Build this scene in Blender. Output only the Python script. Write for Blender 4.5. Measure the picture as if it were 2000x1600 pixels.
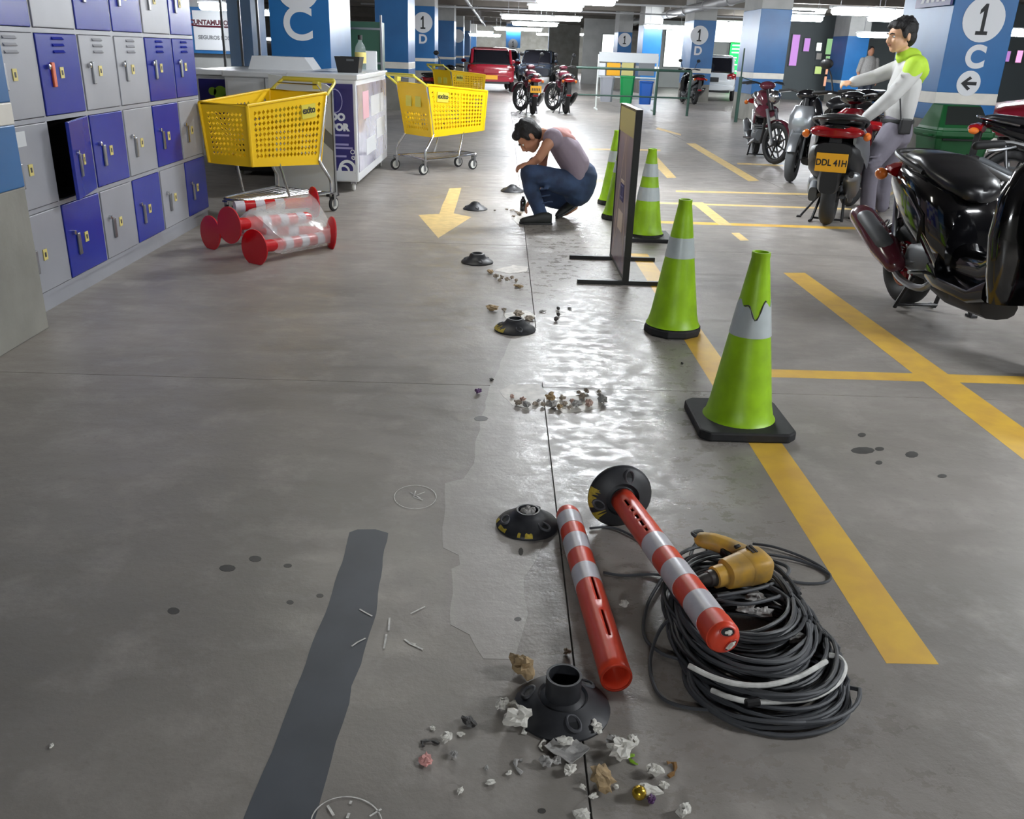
import bpy, bmesh, math, random
from mathutils import Vector, Matrix, Quaternion, noise
random.seed(7)
PI = math.pi
C = bpy.context.scene.collection
for o in list(bpy.data.objects):
    bpy.data.objects.remove(o)

# ---------------------------------------------------------------- camera
EYE = Vector((0.0, 0.0, 1.33))
FPX = 1711.0
def _frame(vp, nad):
    d = Vector((vp[0]-1000, 800-vp[1], -FPX)).normalized()
    n = Vector((nad[0]-1000, 800-nad[1], -FPX))
    up = (-n).normalized(); up = (up - d*up.dot(d)).normalized()
    right = d.cross(up)
    return Matrix((right, d, up))            # world = R @ camera
ROT = _frame((985, 102), (850, 5000))
cd = bpy.data.cameras.new('camera'); cam = bpy.data.objects.new('camera', cd); C.objects.link(cam)
cam.matrix_world = Matrix.Translation(EYE) @ ROT.to_4x4()
cd.sensor_fit = 'HORIZONTAL'; cd.sensor_width = 36; cd.lens = FPX/2000*36
cd.clip_start = 0.05; cd.clip_end = 300
S = bpy.context.scene
S.camera = cam
# survey of the photograph: where the sight line through a pixel meets a plane
def ray(x, y): return ROT @ Vector((x-1000, 800-y, -FPX))
def P(x, y, z=0.0):
    r = ray(x, y); return EYE + r*((z-EYE.z)/r.z)
def PY(x, y, Y):
    r = ray(x, y); return EYE + r*(Y/r.y)
def PX(x, y, X):
    r = ray(x, y); return EYE + r*(X/r.x)

# ---------------------------------------------------------------- world and exposure
w = bpy.data.worlds.new('World'); S.world = w; w.use_nodes = True
bg = w.node_tree.nodes['Background']; bg.inputs[0].default_value = (0.80, 0.84, 0.9, 1); bg.inputs[1].default_value = 0.5
S.view_settings.view_transform = 'Standard'; S.view_settings.look = 'None'
S.view_settings.gamma = 1; S.view_settings.use_curve_mapping = False
S.view_settings.exposure = 0.9
LAMP = 120.0          # emission of the fluorescent diffusers
S.cycles.max_bounces = 6; S.cycles.diffuse_bounces = 3; S.cycles.glossy_bounces = 3
S.cycles.transmission_bounces = 4; S.cycles.transparent_max_bounces = 8
S.cycles.sample_clamp_indirect = 6

# ---------------------------------------------------------------- materials
def lin(c):
    if isinstance(c, str):
        c = [int(c[i:i+2], 16)/255 for i in (0, 2, 4)]
    return tuple((x/12.92 if x <= 0.04045 else ((x+0.055)/1.055)**2.4) for x in c) + (1.0,)
def mat(name, col, rough=0.5, metal=0.0, var=0.0, vscale=8.0, bump=0.0, bscale=60.0, emit=0.0, alpha=1.0, trans=0.0, coat=0.0, spec=0.5, col2=None):
    m = bpy.data.materials.new(name); m.use_nodes = True
    nt = m.node_tree; b = nt.nodes['Principled BSDF']
    c = lin(col); b.inputs['Base Color'].default_value = c
    b.inputs['Roughness'].default_value = rough; b.inputs['Metallic'].default_value = metal
    b.inputs['Coat Weight'].default_value = coat; b.inputs['Coat Roughness'].default_value = 0.08
    b.inputs['Specular IOR Level'].default_value = spec
    b.inputs['Alpha'].default_value = alpha; b.inputs['Transmission Weight'].default_value = trans
    if emit:
        b.inputs['Emission Color'].default_value = c; b.inputs['Emission Strength'].default_value = emit
    if var or bump or col2:
        geo = nt.nodes.new('ShaderNodeNewGeometry')
    if var or col2:
        n = nt.nodes.new('ShaderNodeTexNoise'); n.inputs['Scale'].default_value = vscale; n.inputs['Detail'].default_value = 5
        nt.links.new(geo.outputs['Position'], n.inputs['Vector'])
        r = nt.nodes.new('ShaderNodeMix'); r.data_type = 'RGBA'
        ramp = nt.nodes.new('ShaderNodeMapRange'); ramp.inputs[1].default_value = 0.35; ramp.inputs[2].default_value = 0.65
        nt.links.new(n.outputs['Fac'], ramp.inputs[0]); nt.links.new(ramp.outputs[0], r.inputs[0])
        d = lin(col2) if col2 else tuple(x*(1-var) for x in c[:3])+(1,)
        e = c if col2 else tuple(min(1, x*(1+var*0.6)) for x in c[:3])+(1,)
        r.inputs[6].default_value = d; r.inputs[7].default_value = e
        nt.links.new(r.outputs[2], b.inputs['Base Color'])
    if bump:
        n2 = nt.nodes.new('ShaderNodeTexNoise'); n2.inputs['Scale'].default_value = bscale; n2.inputs['Detail'].default_value = 3
        nt.links.new(geo.outputs['Position'], n2.inputs['Vector'])
        bp = nt.nodes.new('ShaderNodeBump'); bp.inputs['Strength'].default_value = bump; bp.inputs['Distance'].default_value = 0.01
        nt.links.new(n2.outputs['Fac'], bp.inputs['Height']); nt.links.new(bp.outputs[0], b.inputs['Normal'])
    return m

def concrete_floor(name, base, dark, light):
    """worn, half polished concrete: cloudy colour, fine speckle, gloss that varies in scuffed streaks"""
    m = bpy.data.materials.new(name); m.use_nodes = True; nt = m.node_tree; N = nt.nodes; L = nt.links
    b = N['Principled BSDF']; geo = N.new('ShaderNodeNewGeometry')
    def noi(scale, detail, sx=1, sy=1, rough=0.55):
        mp = N.new('ShaderNodeMapping'); mp.inputs['Scale'].default_value = (sx, sy, 1)
        L.new(geo.outputs['Position'], mp.inputs['Vector'])
        n = N.new('ShaderNodeTexNoise'); n.inputs['Scale'].default_value = scale; n.inputs['Detail'].default_value = detail
        n.inputs['Roughness'].default_value = rough
        L.new(mp.outputs[0], n.inputs['Vector']); return n
    def rng(src, a, bb, c, d):
        r = N.new('ShaderNodeMapRange'); r.inputs[1].default_value = a; r.inputs[2].default_value = bb
        r.inputs[3].default_value = c; r.inputs[4].default_value = d; L.new(src, r.inputs[0]); return r.outputs[0]
    def mix(f, a, bb):
        x = N.new('ShaderNodeMix'); x.data_type = 'RGBA'; L.new(f, x.inputs[0])
        for i, v in ((6, a), (7, bb)):
            if isinstance(v, tuple): x.inputs[i].default_value = v
            else: L.new(v, x.inputs[i])
        return x.outputs[2]
    n1 = noi(0.9, 6); n2 = noi(5, 7, 1, 1, 0.65); n3 = noi(45, 3); n4 = noi(7, 5, 0.55, 1.6, 0.6)
    c1 = mix(rng(n1.outputs['Fac'], 0.35, 0.68, 0, 1), lin(dark), lin(base))
    c2 = mix(rng(n2.outputs['Fac'], 0.5, 0.75, 0, 0.55), c1, lin(light))
    c3 = mix(rng(n3.outputs['Fac'], 0.3, 0.42, 0.35, 0), c2, lin(dark))
    L.new(c3, b.inputs['Base Color'])
    # trodden, polished lane right of the long joint: glossier, broken up by scuffs
    sep = N.new('ShaderNodeSeparateXYZ'); L.new(geo.outputs['Position'], sep.inputs[0])
    def math_(op, a, bb):
        x = N.new('ShaderNodeMath'); x.operation = op
        for i, v in enumerate((a, bb)):
            if isinstance(v, (int, float)): x.inputs[i].default_value = v
            else: L.new(v, x.inputs[i])
        return x.outputs[0]
    wob = math_('MULTIPLY', math_('SUBTRACT', n1.outputs['Fac'], 0.5), 0.7)
    xx = math_('ADD', sep.outputs['X'], wob)
    lane = math_('MULTIPLY', rng(xx, -0.15, 0.35, 0, 1), rng(xx, 1.15, 0.75, 0, 1))
    n5 = noi(13, 7, 0.9, 1.15, 0.72)
    dull = rng(n4.outputs['Fac'], 0.35, 0.66, 0.32, 0.5)
    shiny = math_('ADD', rng(n5.outputs['Fac'], 0.43, 0.56, 0.21, 0.50), 0.0)
    rm = N.new('ShaderNodeMix'); L.new(lane, rm.inputs[0]); L.new(dull, rm.inputs[2]); L.new(shiny, rm.inputs[3])
    L.new(rm.outputs[0], b.inputs['Roughness'])
    b.inputs['Specular IOR Level'].default_value = 0.36
    bp = N.new('ShaderNodeBump'); bp.inputs['Strength'].default_value = 0.2; bp.inputs['Distance'].default_value = 0.02
    hsum = math_('ADD', n2.outputs['Fac'], math_('MULTIPLY', n5.outputs['Fac'], math_('MULTIPLY', lane, 0.7)))
    L.new(hsum, bp.inputs['Height']); L.new(bp.outputs[0], b.inputs['Normal'])
    return m

M = {}
M['floor'] = concrete_floor('floor concrete', '98928c', '807b76', 'aea8a2')
M['floor_light'] = concrete_floor('light repaired concrete', 'a9a49e', '98938e', 'bab5b0')
M['joint'] = mat('joint dark', '45423f', 0.9)
M['yellow_paint'] = mat('yellow floor paint', 'dcb244', 0.5, var=0.10, vscale=9, col2='cea248')
M['pale_paint'] = mat('worn pale yellow paint', 'd8bb7c', 0.5, var=0.14, vscale=14)
M['dark_strip'] = mat('grey blackout paint', '4b4f56', 0.55, var=0.15, vscale=5)
M['stain'] = mat('stain', '484644', 0.5, var=0.2, vscale=20)
M['dust'] = mat('pale concrete dust', 'c8c3bb', 0.5, var=0.22, vscale=25)
M['chalk'] = mat('chalk', 'dddbd6', 0.9, var=0.25, vscale=90)
M['conc_wall'] = mat('grey painted concrete', '8f8d86', 0.75, var=0.16, vscale=3, bump=0.15, bscale=25)
M['conc_light'] = mat('light grey concrete', 'a9aaa8', 0.7, var=0.1, vscale=2.5)
M['blue_band'] = mat('blue pillar paint', '25659f', 0.34, var=0.10, vscale=2, spec=0.4)
M['white_band'] = mat('white stripe paint', 'd9d5cc', 0.4, var=0.08, vscale=5)
M['sign_white'] = mat('painted white', 'd8dade', 0.5)
M['sign_black'] = mat('painted black', '17191c', 0.6)
M['ceil'] = mat('dark ceiling', '57524f', 0.85, var=0.2, vscale=1.2)
M['beam'] = mat('ceiling beam', '7a746c', 0.8, var=0.15, vscale=1.5)
M['pipe'] = mat('pipe grey', 'a5a5a6', 0.45)
M['lamp'] = mat('fluorescent diffuser', 'f6fbff', 0.5, emit=LAMP)
M['lamp_far'] = mat('weaker fluorescent diffuser', 'f6fbff', 0.5, emit=LAMP*0.36)  # same fitting, output cut to tone down the bright far floor
M['lamp_fill'] = mat('fill lamp diffuser', 'f2f0e6', 0.5, emit=LAMP*0.12)  # output of the fill lamp added over the left aisle
M['lamp_body'] = mat('lamp housing', 'd0d2d2', 0.5)
M['white_wall'] = mat('white wall', 'd8ddda', 0.7, var=0.05, vscale=1)
M['loc_grey'] = mat('locker grey enamel', '9a9ca4', 0.38, var=0.05, vscale=4)
M['loc_blue'] = mat('locker blue enamel', '1f2f9c', 0.24, var=0.06, vscale=5)
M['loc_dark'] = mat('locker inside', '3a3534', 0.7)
M['chrome'] = mat('chrome', 'c8c9cb', 0.2, metal=1.0)
M['steel'] = mat('zinc steel', '9b9da0', 0.35, metal=1.0)
M['silver'] = mat('silver paint', '8f9296', 0.28, metal=0.7)
M['black'] = mat('black plastic', '1a1a1c', 0.42)
M['gloss_black'] = mat('gloss black', '0d0d10', 0.1, coat=0.6)
M['rubber'] = mat('black rubber', '222224', 0.7, var=0.2, vscale=30)
M['tyre'] = mat('tyre rubber', '252526', 0.75)
M['grey_plastic'] = mat('grey plastic', '55585c', 0.5)
M['grey_tyre'] = mat('dusty grey tyre', '55575a', 0.8)
M['seat'] = mat('seat vinyl', '1b1b1e', 0.3)
M['red'] = mat('gloss red', '7a1420', 0.15, coat=0.5)
M['lens_red'] = mat('red lens', '8c1016', 0.1, coat=0.6)
M['lens_amber'] = mat('amber lens', 'd9722a', 0.15)
M['plate'] = mat('yellow plate', 'e8a818', 0.45)
M['cart_yellow'] = mat('cart yellow plastic', 'e8bd10', 0.4, spec=0.4)
M['cart_dark'] = mat('cart yellow handle', 'cfc24a', 0.4)
M['wheel_white'] = mat('white castor', 'c9c9c4', 0.5)
M['cone'] = mat('lime cone plastic', '97c614', 0.42, var=0.16, vscale=11)
M['cone_band'] = mat('reflective grey band', 'b9c2c4', 0.3, var=0.06, vscale=20)
M['post_red'] = mat('orange red post', 'e0482e', 0.36, var=0.05, vscale=8)
M['post_in'] = mat('post inside', 'b8372c', 0.5)
M['refl_white'] = mat('reflective white band', 'c9c7cf', 0.32, var=0.06, vscale=30)
M['red_plastic'] = mat('red plastic', 'c5101c', 0.35)
M['wrap'] = mat('clear stretch wrap', 'ffffff', 0.10, alpha=0.30, bump=0.6, bscale=22, spec=0.9)
M['base_black'] = mat('black rubber base', '2a2b2f', 0.48, var=0.28, vscale=24)
M['base_worn'] = mat('scuffed rubber lip', '55565b', 0.6, var=0.3, vscale=60)
M['worn_yellow'] = mat('worn yellow paint', 'b59f35', 0.6, var=0.3, vscale=60)
M['paper'] = mat('crumpled paper', 'd6d3cb', 0.8, var=0.12, vscale=60)
M['paper_grey'] = mat('grey paper', 'a9a7a4', 0.8, var=0.2, vscale=60)
M['paper_brown'] = mat('brown paper', 'a8906c', 0.8, var=0.3, vscale=50)
M['gold'] = mat('gold foil', 'c3a33a', 0.25, metal=0.8)
M['green_bit'] = mat('green wrapper', '7fa82c', 0.4)
M['purple_bit'] = mat('purple wrapper', '5a3a66', 0.4)
M['pink_bit'] = mat('pink paper', 'd69a94', 0.7)
M['dark_bit'] = mat('dark scrap', '3c3a39', 0.6)
M['rust_bit'] = mat('rusty scrap', '7e5a2a', 0.7)
M['rubble'] = mat('rubble', 'a79b8c', 0.9, var=0.25, vscale=40)
M['rubble_pink'] = mat('pinkish rubble', 'b89c90', 0.9, var=0.25, vscale=40)
M['cable'] = mat('black cable', '2f3134', 0.5)
M['cable_grey'] = mat('dusty cable', '45474b', 0.6)
M['cable_white'] = mat('white cable', 'd0d0cc', 0.5, var=0.2, vscale=40)
M['drill_yellow'] = mat('drill yellow', 'c89a36', 0.5, col2='9a7c48', vscale=22)
M['drill_dark'] = mat('drill chuck', '4a4644', 0.45, metal=0.5)
M['freezer'] = mat('freezer white', 'd5d7da', 0.3, var=0.03, vscale=3)
M['freezer_side'] = mat('glossy lilac sheet', 'b9b5c8', 0.12, var=0.22, vscale=4, coat=0.5)
M['purple'] = mat('purple panel', '211c66', 0.4)
M['lilac'] = mat('lilac print', '9a94c2', 0.5)
M['pink_label'] = mat('pink label', 'd3a5b0', 0.5)
M['board_white'] = mat('white board', 'cfd3d6', 0.4)
M['board_grey'] = mat('grey stripe', '7a7c80', 0.5)
M['gold_panel'] = mat('olive gold panel', 'c4ba78', 0.5)
M['poster'] = mat('dark brown poster', '9a8680', 0.32, col2='786c80', vscale=3)
M['poster_line'] = mat('poster tan line', 'dcc8b4', 0.4)
M['skin'] = mat('skin', 'b98468', 0.5)
M['skin_light'] = mat('skin lighter', 'd3a583', 0.5)
M['hair'] = mat('black hair', '141214', 0.62, bump=0.6, bscale=90)
M['lips'] = mat('lips', '95574c', 0.5)
M['shirt_mauve'] = mat('mauve grey shirt', '8d7f8c', 0.8, bump=0.35, bscale=14)
M['shirt_red'] = mat('salmon yoke', 'c08c88', 0.8)
M['denim'] = mat('blue denim', '35496a', 0.8, col2='26334d', vscale=9, bump=0.3, bscale=16)
M['shoe'] = mat('dark shoe', '2a2c2c', 0.6)
M['jacket'] = mat('light grey jacket', 'bebebc', 0.7, bump=0.3, bscale=12)
M['lime'] = mat('lime vest cloth', 'b6dc3c', 0.7)
M['trousers'] = mat('grey trousers', '6f6b76', 0.8, bump=0.3, bscale=14)
M['bin_green'] = mat('green bin plastic', '145028', 0.42)
M['bin_dark'] = mat('bin opening and rim shade', '0c1410', 0.8)
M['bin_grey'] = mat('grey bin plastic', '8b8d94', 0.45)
M['bin_green2'] = mat('bright green bin plastic', '128244', 0.4)
M['bin_blue'] = mat('blue bin plastic', '1d56a8', 0.4)
M['rail_green'] = mat('dark green rail', '2c4a40', 0.5)
M['car_red'] = mat('car red', '9c2032', 0.2, coat=0.6)
M['car_dark'] = mat('car dark blue grey', '3a4250', 0.2, coat=0.6)
M['car_white'] = mat('car white', 'd8dcde', 0.2, coat=0.5)
M['glass_dark'] = mat('dark glass', '1c1c22', 0.06, coat=0.4)
M['glass'] = mat('clear glass', 'd8e6ea', 0.05, alpha=0.18)
M['maroon'] = mat('maroon paint', '5a2632', 0.2, coat=0.4)
M['green_lit'] = mat('backlit green', '2ad066', 0.5, emit=0.9)
M['white_lit'] = mat('glowing white', 'eef8f0', 0.5, emit=1.1)
M['shop_purple'] = mat('backlit purple', 'b07cc0', 0.5, emit=0.55)
M['shop_green'] = mat('backlit pale green', '9ac890', 0.5, emit=0.45)
M['shop_lime'] = mat('backlit lime', 'b8cf80', 0.5, emit=0.5)
M['shop_orange'] = mat('backlit peach', 'e8ab8c', 0.5, emit=0.55)
M['shop_pink'] = mat('backlit pink', 'f0a0d0', 0.5, emit=0.7)
M['shop_dark'] = mat('shop dark frame', '5c6466', 0.6)
M['orange_tag'] = mat('orange tag', 'd9643c', 0.5)
M['sticker'] = mat('yellow sticker', 'd8c878', 0.5)
M['dark_green'] = mat('dark green board', '2e5a48', 0.5)

# ---------------------------------------------------------------- mesh helpers
def fr(a, up=Vector((0, 0, 1))):
    """frame whose z axis is a"""
    z = a.normalized()
    x = up.cross(z)
    if x.length < 1e-4: x = Vector((1, 0, 0)).cross(z)
    x.normalize(); y = z.cross(x)
    return x, y, z
def TR(loc=(0, 0, 0), rx=0, ry=0, rz=0, s=1):
    return Matrix.Translation(Vector(loc)) @ Matrix.Rotation(rz, 4, 'Z') @ Matrix.Rotation(ry, 4, 'Y') @ Matrix.Rotation(rx, 4, 'X') @ Matrix.Scale(s, 4)
class MB:
    def __init__(s): s.v = []; s.f = []; s.mi = []; s.cur = 0
    def m(s, i): s.cur = i; return s
    def add(s, vs, fs, T=None):
        k = len(s.v)
        for p in vs:
            p = Vector(p); s.v.append(T @ p if T else p)
        for f in fs: s.f.append([i+k for i in f]); s.mi.append(s.cur)
        return s
    def box(s, c, d, T=None, rz=0):
        x, y, z = d[0]/2, d[1]/2, d[2]/2; cx, cy, cz = c
        vs = [Vector((i*x, j*y, k*z)) for k in (-1, 1) for j in (-1, 1) for i in (-1, 1)]
        if rz:
            r = Matrix.Rotation(rz, 3, 'Z'); vs = [r @ q for q in vs]
        vs = [q+Vector(c) for q in vs]
        return s.add(vs, [(0, 2, 3, 1), (4, 5, 7, 6), (0, 1, 5, 4), (2, 6, 7, 3), (0, 4, 6, 2), (1, 3, 7, 5)], T)
    def rings(s, rs, cap=True, closed=False, T=None):
        n = len(rs[0]); vs = [p for r in rs for p in r]; fs = []
        m_ = len(rs) if closed else len(rs)-1
        for i in range(m_):
            a = i*n; b = ((i+1) % len(rs))*n
            for j in range(n):
                k = (j+1) % n
                fs.append((a+j, a+k, b+k, b+j))
        if cap and not closed:
            fs.append(tuple(range(n-1, -1, -1))); fs.append(tuple((len(rs)-1)*n+j for j in range(n)))
        return s.add(vs, fs, T)
    def tube(s, pts, r, n=8, cap=True, closed=False, sq=(1, 1), T=None, rot=0, up=None):
        pts = [Vector(p) for p in pts]; m_ = len(pts)
        if not isinstance(r, (list, tuple)): r = [r]*m_
        rs = []; px = None
        for i, p in enumerate(pts):
            if closed: t = pts[(i+1) % m_]-pts[i-1]
            else: t = pts[min(i+1, m_-1)]-pts[max(i-1, 0)]
            if t.length < 1e-9: t = Vector((0, 0, 1))
            t.normalize()
            if px is None:
                px, _, _ = fr(t, Vector(up) if up else Vector((0, 0, 1)))
            else:
                px = px - t*px.dot(t)
                if px.length < 1e-6: px, _, _ = fr(t)
                px.normalize()
            py = t.cross(px)
            rs.append([p+px*(math.cos(rot+2*PI*j/n)*r[i]*sq[0])+py*(math.sin(rot+2*PI*j/n)*r[i]*sq[1]) for j in range(n)])
        return s.rings(rs, cap, closed, T)
    def cap_tube(s, pts, r, n=12, sq=(1, 1), T=None, up=None):
        """chain of tapered limbs with rounded ends"""
        pts = [Vector(p) for p in pts]
        if not isinstance(r, (list, tuple)): r = [r]*len(pts)
        r = list(r)
        d0 = (pts[0]-pts[1]).normalized(); d1 = (pts[-1]-pts[-2]).normalized()
        a = [(pts[0]+d0*r[0]*math.sin(t), r[0]*math.cos(t)) for t in (1.45, 1.0, 0.5)]
        b = [(pts[-1]+d1*r[-1]*math.sin(t), r[-1]*math.cos(t)) for t in (0.5, 1.0, 1.45)]
        return s.tube([q[0] for q in a]+pts+[q[0] for q in b], [q[1] for q in a]+r+[q[1] for q in b], n, True, False, sq, T, 0, up)
    def lathe(s, prof, n=24, T=None, cap=False, closed=False):
        rs = [[Vector((r*math.cos(2*PI*j/n), r*math.sin(2*PI*j/n), z)) for j in range(n)] for r, z in prof]
        return s.rings(rs, cap, closed, T)
    def ell(s, c, r, n=14, m_=8, T=None, R=None):
        rs = []
        for i in range(m_+1):
            t = -PI/2+PI*i/m_; t = max(-PI/2+0.05, min(PI/2-0.05, t))
            ring = []
            for j in range(n):
                q = Vector((math.cos(t)*math.cos(2*PI*j/n)*r[0], math.cos(t)*math.sin(2*PI*j/n)*r[1], math.sin(t)*r[2]))
                if R: q = R @ q
                ring.append(q+Vector(c))
            rs.append(ring)
        return s.rings(rs, True, False, T)
    def prism(s, poly, h, T=None):
        """2D outline in xy, extruded h along z"""
        n = len(poly)
        vs = [Vector((x, y, 0)) for x, y in poly]+[Vector((x, y, h)) for x, y in poly]
        fs = [tuple(range(n-1, -1, -1)), tuple(range(n, 2*n))]+[(i, (i+1) % n, n+(i+1) % n, n+i) for i in range(n)]
        return s.add(vs, fs, T)
    def lx(s, secs, n=16, T=None):
        """loft along x: (x, zc, half width, half height[, exponent[, yc]])"""
        rs = []
        for q in secs:
            x, zc, hw, hh = q[:4]; e = q[4] if len(q) > 4 else 2.6; yc = q[5] if len(q) > 5 else 0
            ring = []
            for j in range(n):
                t = 2*PI*j/n; c_, s_ = math.cos(t), math.sin(t)
                ring.append(Vector((x, yc+hw*math.copysign(abs(c_)**(2/e), c_), zc+hh*math.copysign(abs(s_)**(2/e), s_))))
            rs.append(ring)
        return s.rings(rs, True, False, T)
    def torus(s, c, R_, r, axis='Y', n=28, m_=8, sq=(1, 1), T=None, a0=0, a1=2*PI):
        full = abs(a1-a0-2*PI) < 1e-6
        rs = []
        k = n if full else n+1
        for i in range(k):
            t = a0+(a1-a0)*i/n; ring = []
            for j in range(m_):
                u = 2*PI*j/m_
                rr = R_+r*math.cos(u)*sq[0]; h = r*math.sin(u)*sq[1]
                if axis == 'Y': q = Vector((rr*math.cos(t), h, rr*math.sin(t)))
                elif axis == 'Z': q = Vector((rr*math.cos(t), rr*math.sin(t), h))
                else: q = Vector((h, rr*math.cos(t), rr*math.sin(t)))
                ring.append(q+Vector(c))
            rs.append(ring)
        return s.rings(rs, not full, full, T)
def obj(name, mb, mats, parent=None, smooth=True, bev=0, sub=0, sol=0, ang=0.7, loc=None, rot=None):
    me = bpy.data.meshes.new(name)
    me.from_pydata([tuple(p) for p in mb.v], [], mb.f)
    ms = mats if isinstance(mats, (list, tuple)) else [mats]
    for m_ in ms: me.materials.append(M[m_] if isinstance(m_, str) else m_)
    if len(ms) > 1: me.polygons.foreach_set('material_index', mb.mi)
    me.update()
    bm = bmesh.new(); bm.from_mesh(me); bmesh.ops.recalc_face_normals(bm, faces=bm.faces); bm.to_mesh(me); bm.free()
    if smooth:
        me.shade_smooth(); me.set_sharp_from_angle(angle=ang)
    o = bpy.data.objects.new(name, me); C.objects.link(o)
    if parent: o.parent = parent
    if loc is not None: o.location = loc
    if rot is not None: o.rotation_euler = rot
    if sol:
        q = o.modifiers.new('solidify', 'SOLIDIFY'); q.thickness = abs(sol); q.offset = -1 if sol > 0 else 1
    if bev:
        q = o.modifiers.new('bevel', 'BEVEL'); q.width = bev; q.segments = 2; q.limit_method = 'ANGLE'; q.angle_limit = 0.6
    if sub:
        q = o.modifiers.new('subsurf', 'SUBSURF'); q.levels = sub; q.render_levels = sub
    return o
def tag(o, label=None, cat=None, group=None, kind=None):
    if label: o['label'] = label
    if cat: o['category'] = cat
    if group: o['group'] = group
    if kind: o['kind'] = kind
    return o
def thing(name, label, cat, loc=(0, 0, 0), rz=0, group=None, kind=None):
    o = bpy.data.objects.new(name, None); C.objects.link(o); o.empty_display_size = 0.1
    o.location = loc; o.rotation_euler = (0, 0, rz)
    return tag(o, label, cat, group, kind)
def copy_tree(o, parent=None):
    c = o.copy(); C.objects.link(c); c.parent = parent
    for ch in list(o.children): copy_tree(ch, c)
    return c
def text(s_, size, m_, parent, T, name='lettering', extrude=0.0015, bold=0.0, sx=1.0):
    cu = bpy.data.curves.new(name, 'FONT'); cu.body = s_; cu.size = size; cu.extrude = extrude; cu.offset = bold
    cu.align_x = 'CENTER'; cu.align_y = 'CENTER'; cu.resolution_u = 8 if size > 0.2 else 3
    cu.materials.append(M[m_])
    o = bpy.data.objects.new(name, cu); C.objects.link(o); o.parent = parent
    o.matrix_local = T @ Matrix.Diagonal((sx, 1, 1, 1))
    return o
def text_to_mesh():
    bpy.context.view_layer.update(); dg = bpy.context.evaluated_depsgraph_get(); done = {}
    for o in [o for o in bpy.data.objects if o.type == 'FONT']:
        if o.data.name not in done: done[o.data.name] = bpy.data.meshes.new_from_object(o.evaluated_get(dg))
        n = bpy.data.objects.new('lettering', done[o.data.name]); C.objects.link(n); n.parent = o.parent; n.matrix_local = o.matrix_local.copy()
        bpy.data.objects.remove(o)
def remesh(o, vox, it=6, fac=0.5):
    q = o.modifiers.new('join', 'REMESH'); q.mode = 'VOXEL'; q.voxel_size = vox; q.use_smooth_shade = True
    q = o.modifiers.new('smooth', 'SMOOTH'); q.iterations = it; q.factor = fac
    return o
FRONT = Matrix(((1, 0, 0, 0), (0, 0, -1, 0), (0, 1, 0, 0), (0, 0, 0, 1)))   # text upright in the xz plane, facing -y
def numeral_one(t, x, z, h, y=-0.013, m_='sign_black'):
    w_ = h*0.42
    poly = [(-.5, 0), (.5, 0), (.5, .12), (.17, .12), (.17, 1.0), (-.06, 1.0), (-.42, .80), (-.42, .66), (-.13, .76), (-.13, .12), (-.5, .12)]
    return obj('numeral', MB().prism([(a*w_, (b-.5)*h) for a, b in poly], .004, front(x, y+.004, z)), m_, t, smooth=False)
def front(x, y, z, rz=0): return Matrix.Translation((x, y, z)) @ Matrix.Rotation(rz, 4, 'Z') @ FRONT
# ================================================================ the setting
def struct(name, mb, m_, label=None, parent=None, **k):
    o = obj(name, mb, m_, parent, **k)
    if not parent: o['kind'] = 'structure'
    if label: o['label'] = label
    return o
CEIL = 3.25
floor = struct('floor', MB().box((0, 33, -0.06), (60, 90, 0.1)), 'joint', smooth=False)
floor['label'] = 'grey polished concrete garage floor cast in slabs with painted yellow lines'
XS = [-25, -8.8, -5.8, -2.8, 0.204, 3.2, 6.2, 30]; YS = [-11, 0.55, 3.53, 6.5, 9.5, 12.5, 18.5, 77]
for i in range(len(XS)-1):
    for j in range(len(YS)-1):
        g = 0.0022
        a, b, c, d = XS[i]+g, XS[i+1]-g, YS[j]+g, YS[j+1]-g
        obj('floor_slab', MB().box(((a+b)/2, (c+d)/2, -0.006), (b-a, d-c, 0.012)), 'floor', floor, smooth=False)
DZ = [0]
def decal(name, poly, m_, z=0.0012, label=None):
    DZ[0] += 1; z = z*0.25+DZ[0]*0.00002
    mb = MB().add([(x, y, 0.0002) for x, y in poly]+[(x, y, z) for x, y in poly],
                  [tuple(range(len(poly), 2*len(poly)))]+[(i, (i+1) % len(poly), len(poly)+(i+1) % len(poly), len(poly)+i) for i in range(len(poly))])
    o = obj(name, mb, m_, floor, smooth=False)
    if label: o['label'] = label
    return o
def px(*pts): return [tuple(P(x, y)[:2]) for x, y in pts]
def rect(a, b, c, d): return [(a, c), (b, c), (b, d), (a, d)]
def rough(poly, step=0.05, amp=0.012, seed=0):
    out = []; n = len(poly)
    for i in range(n):
        a = Vector(poly[i]); b = Vector(poly[(i+1) % n]); k = max(1, int((b-a).length/step))
        for q in range(k):
            p = a.lerp(b, q/k); nz = noise.noise_vector(Vector((p.x*9, p.y*9, seed)))
            out.append((p.x+nz.x*amp, p.y+nz.y*amp))
    return out
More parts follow.
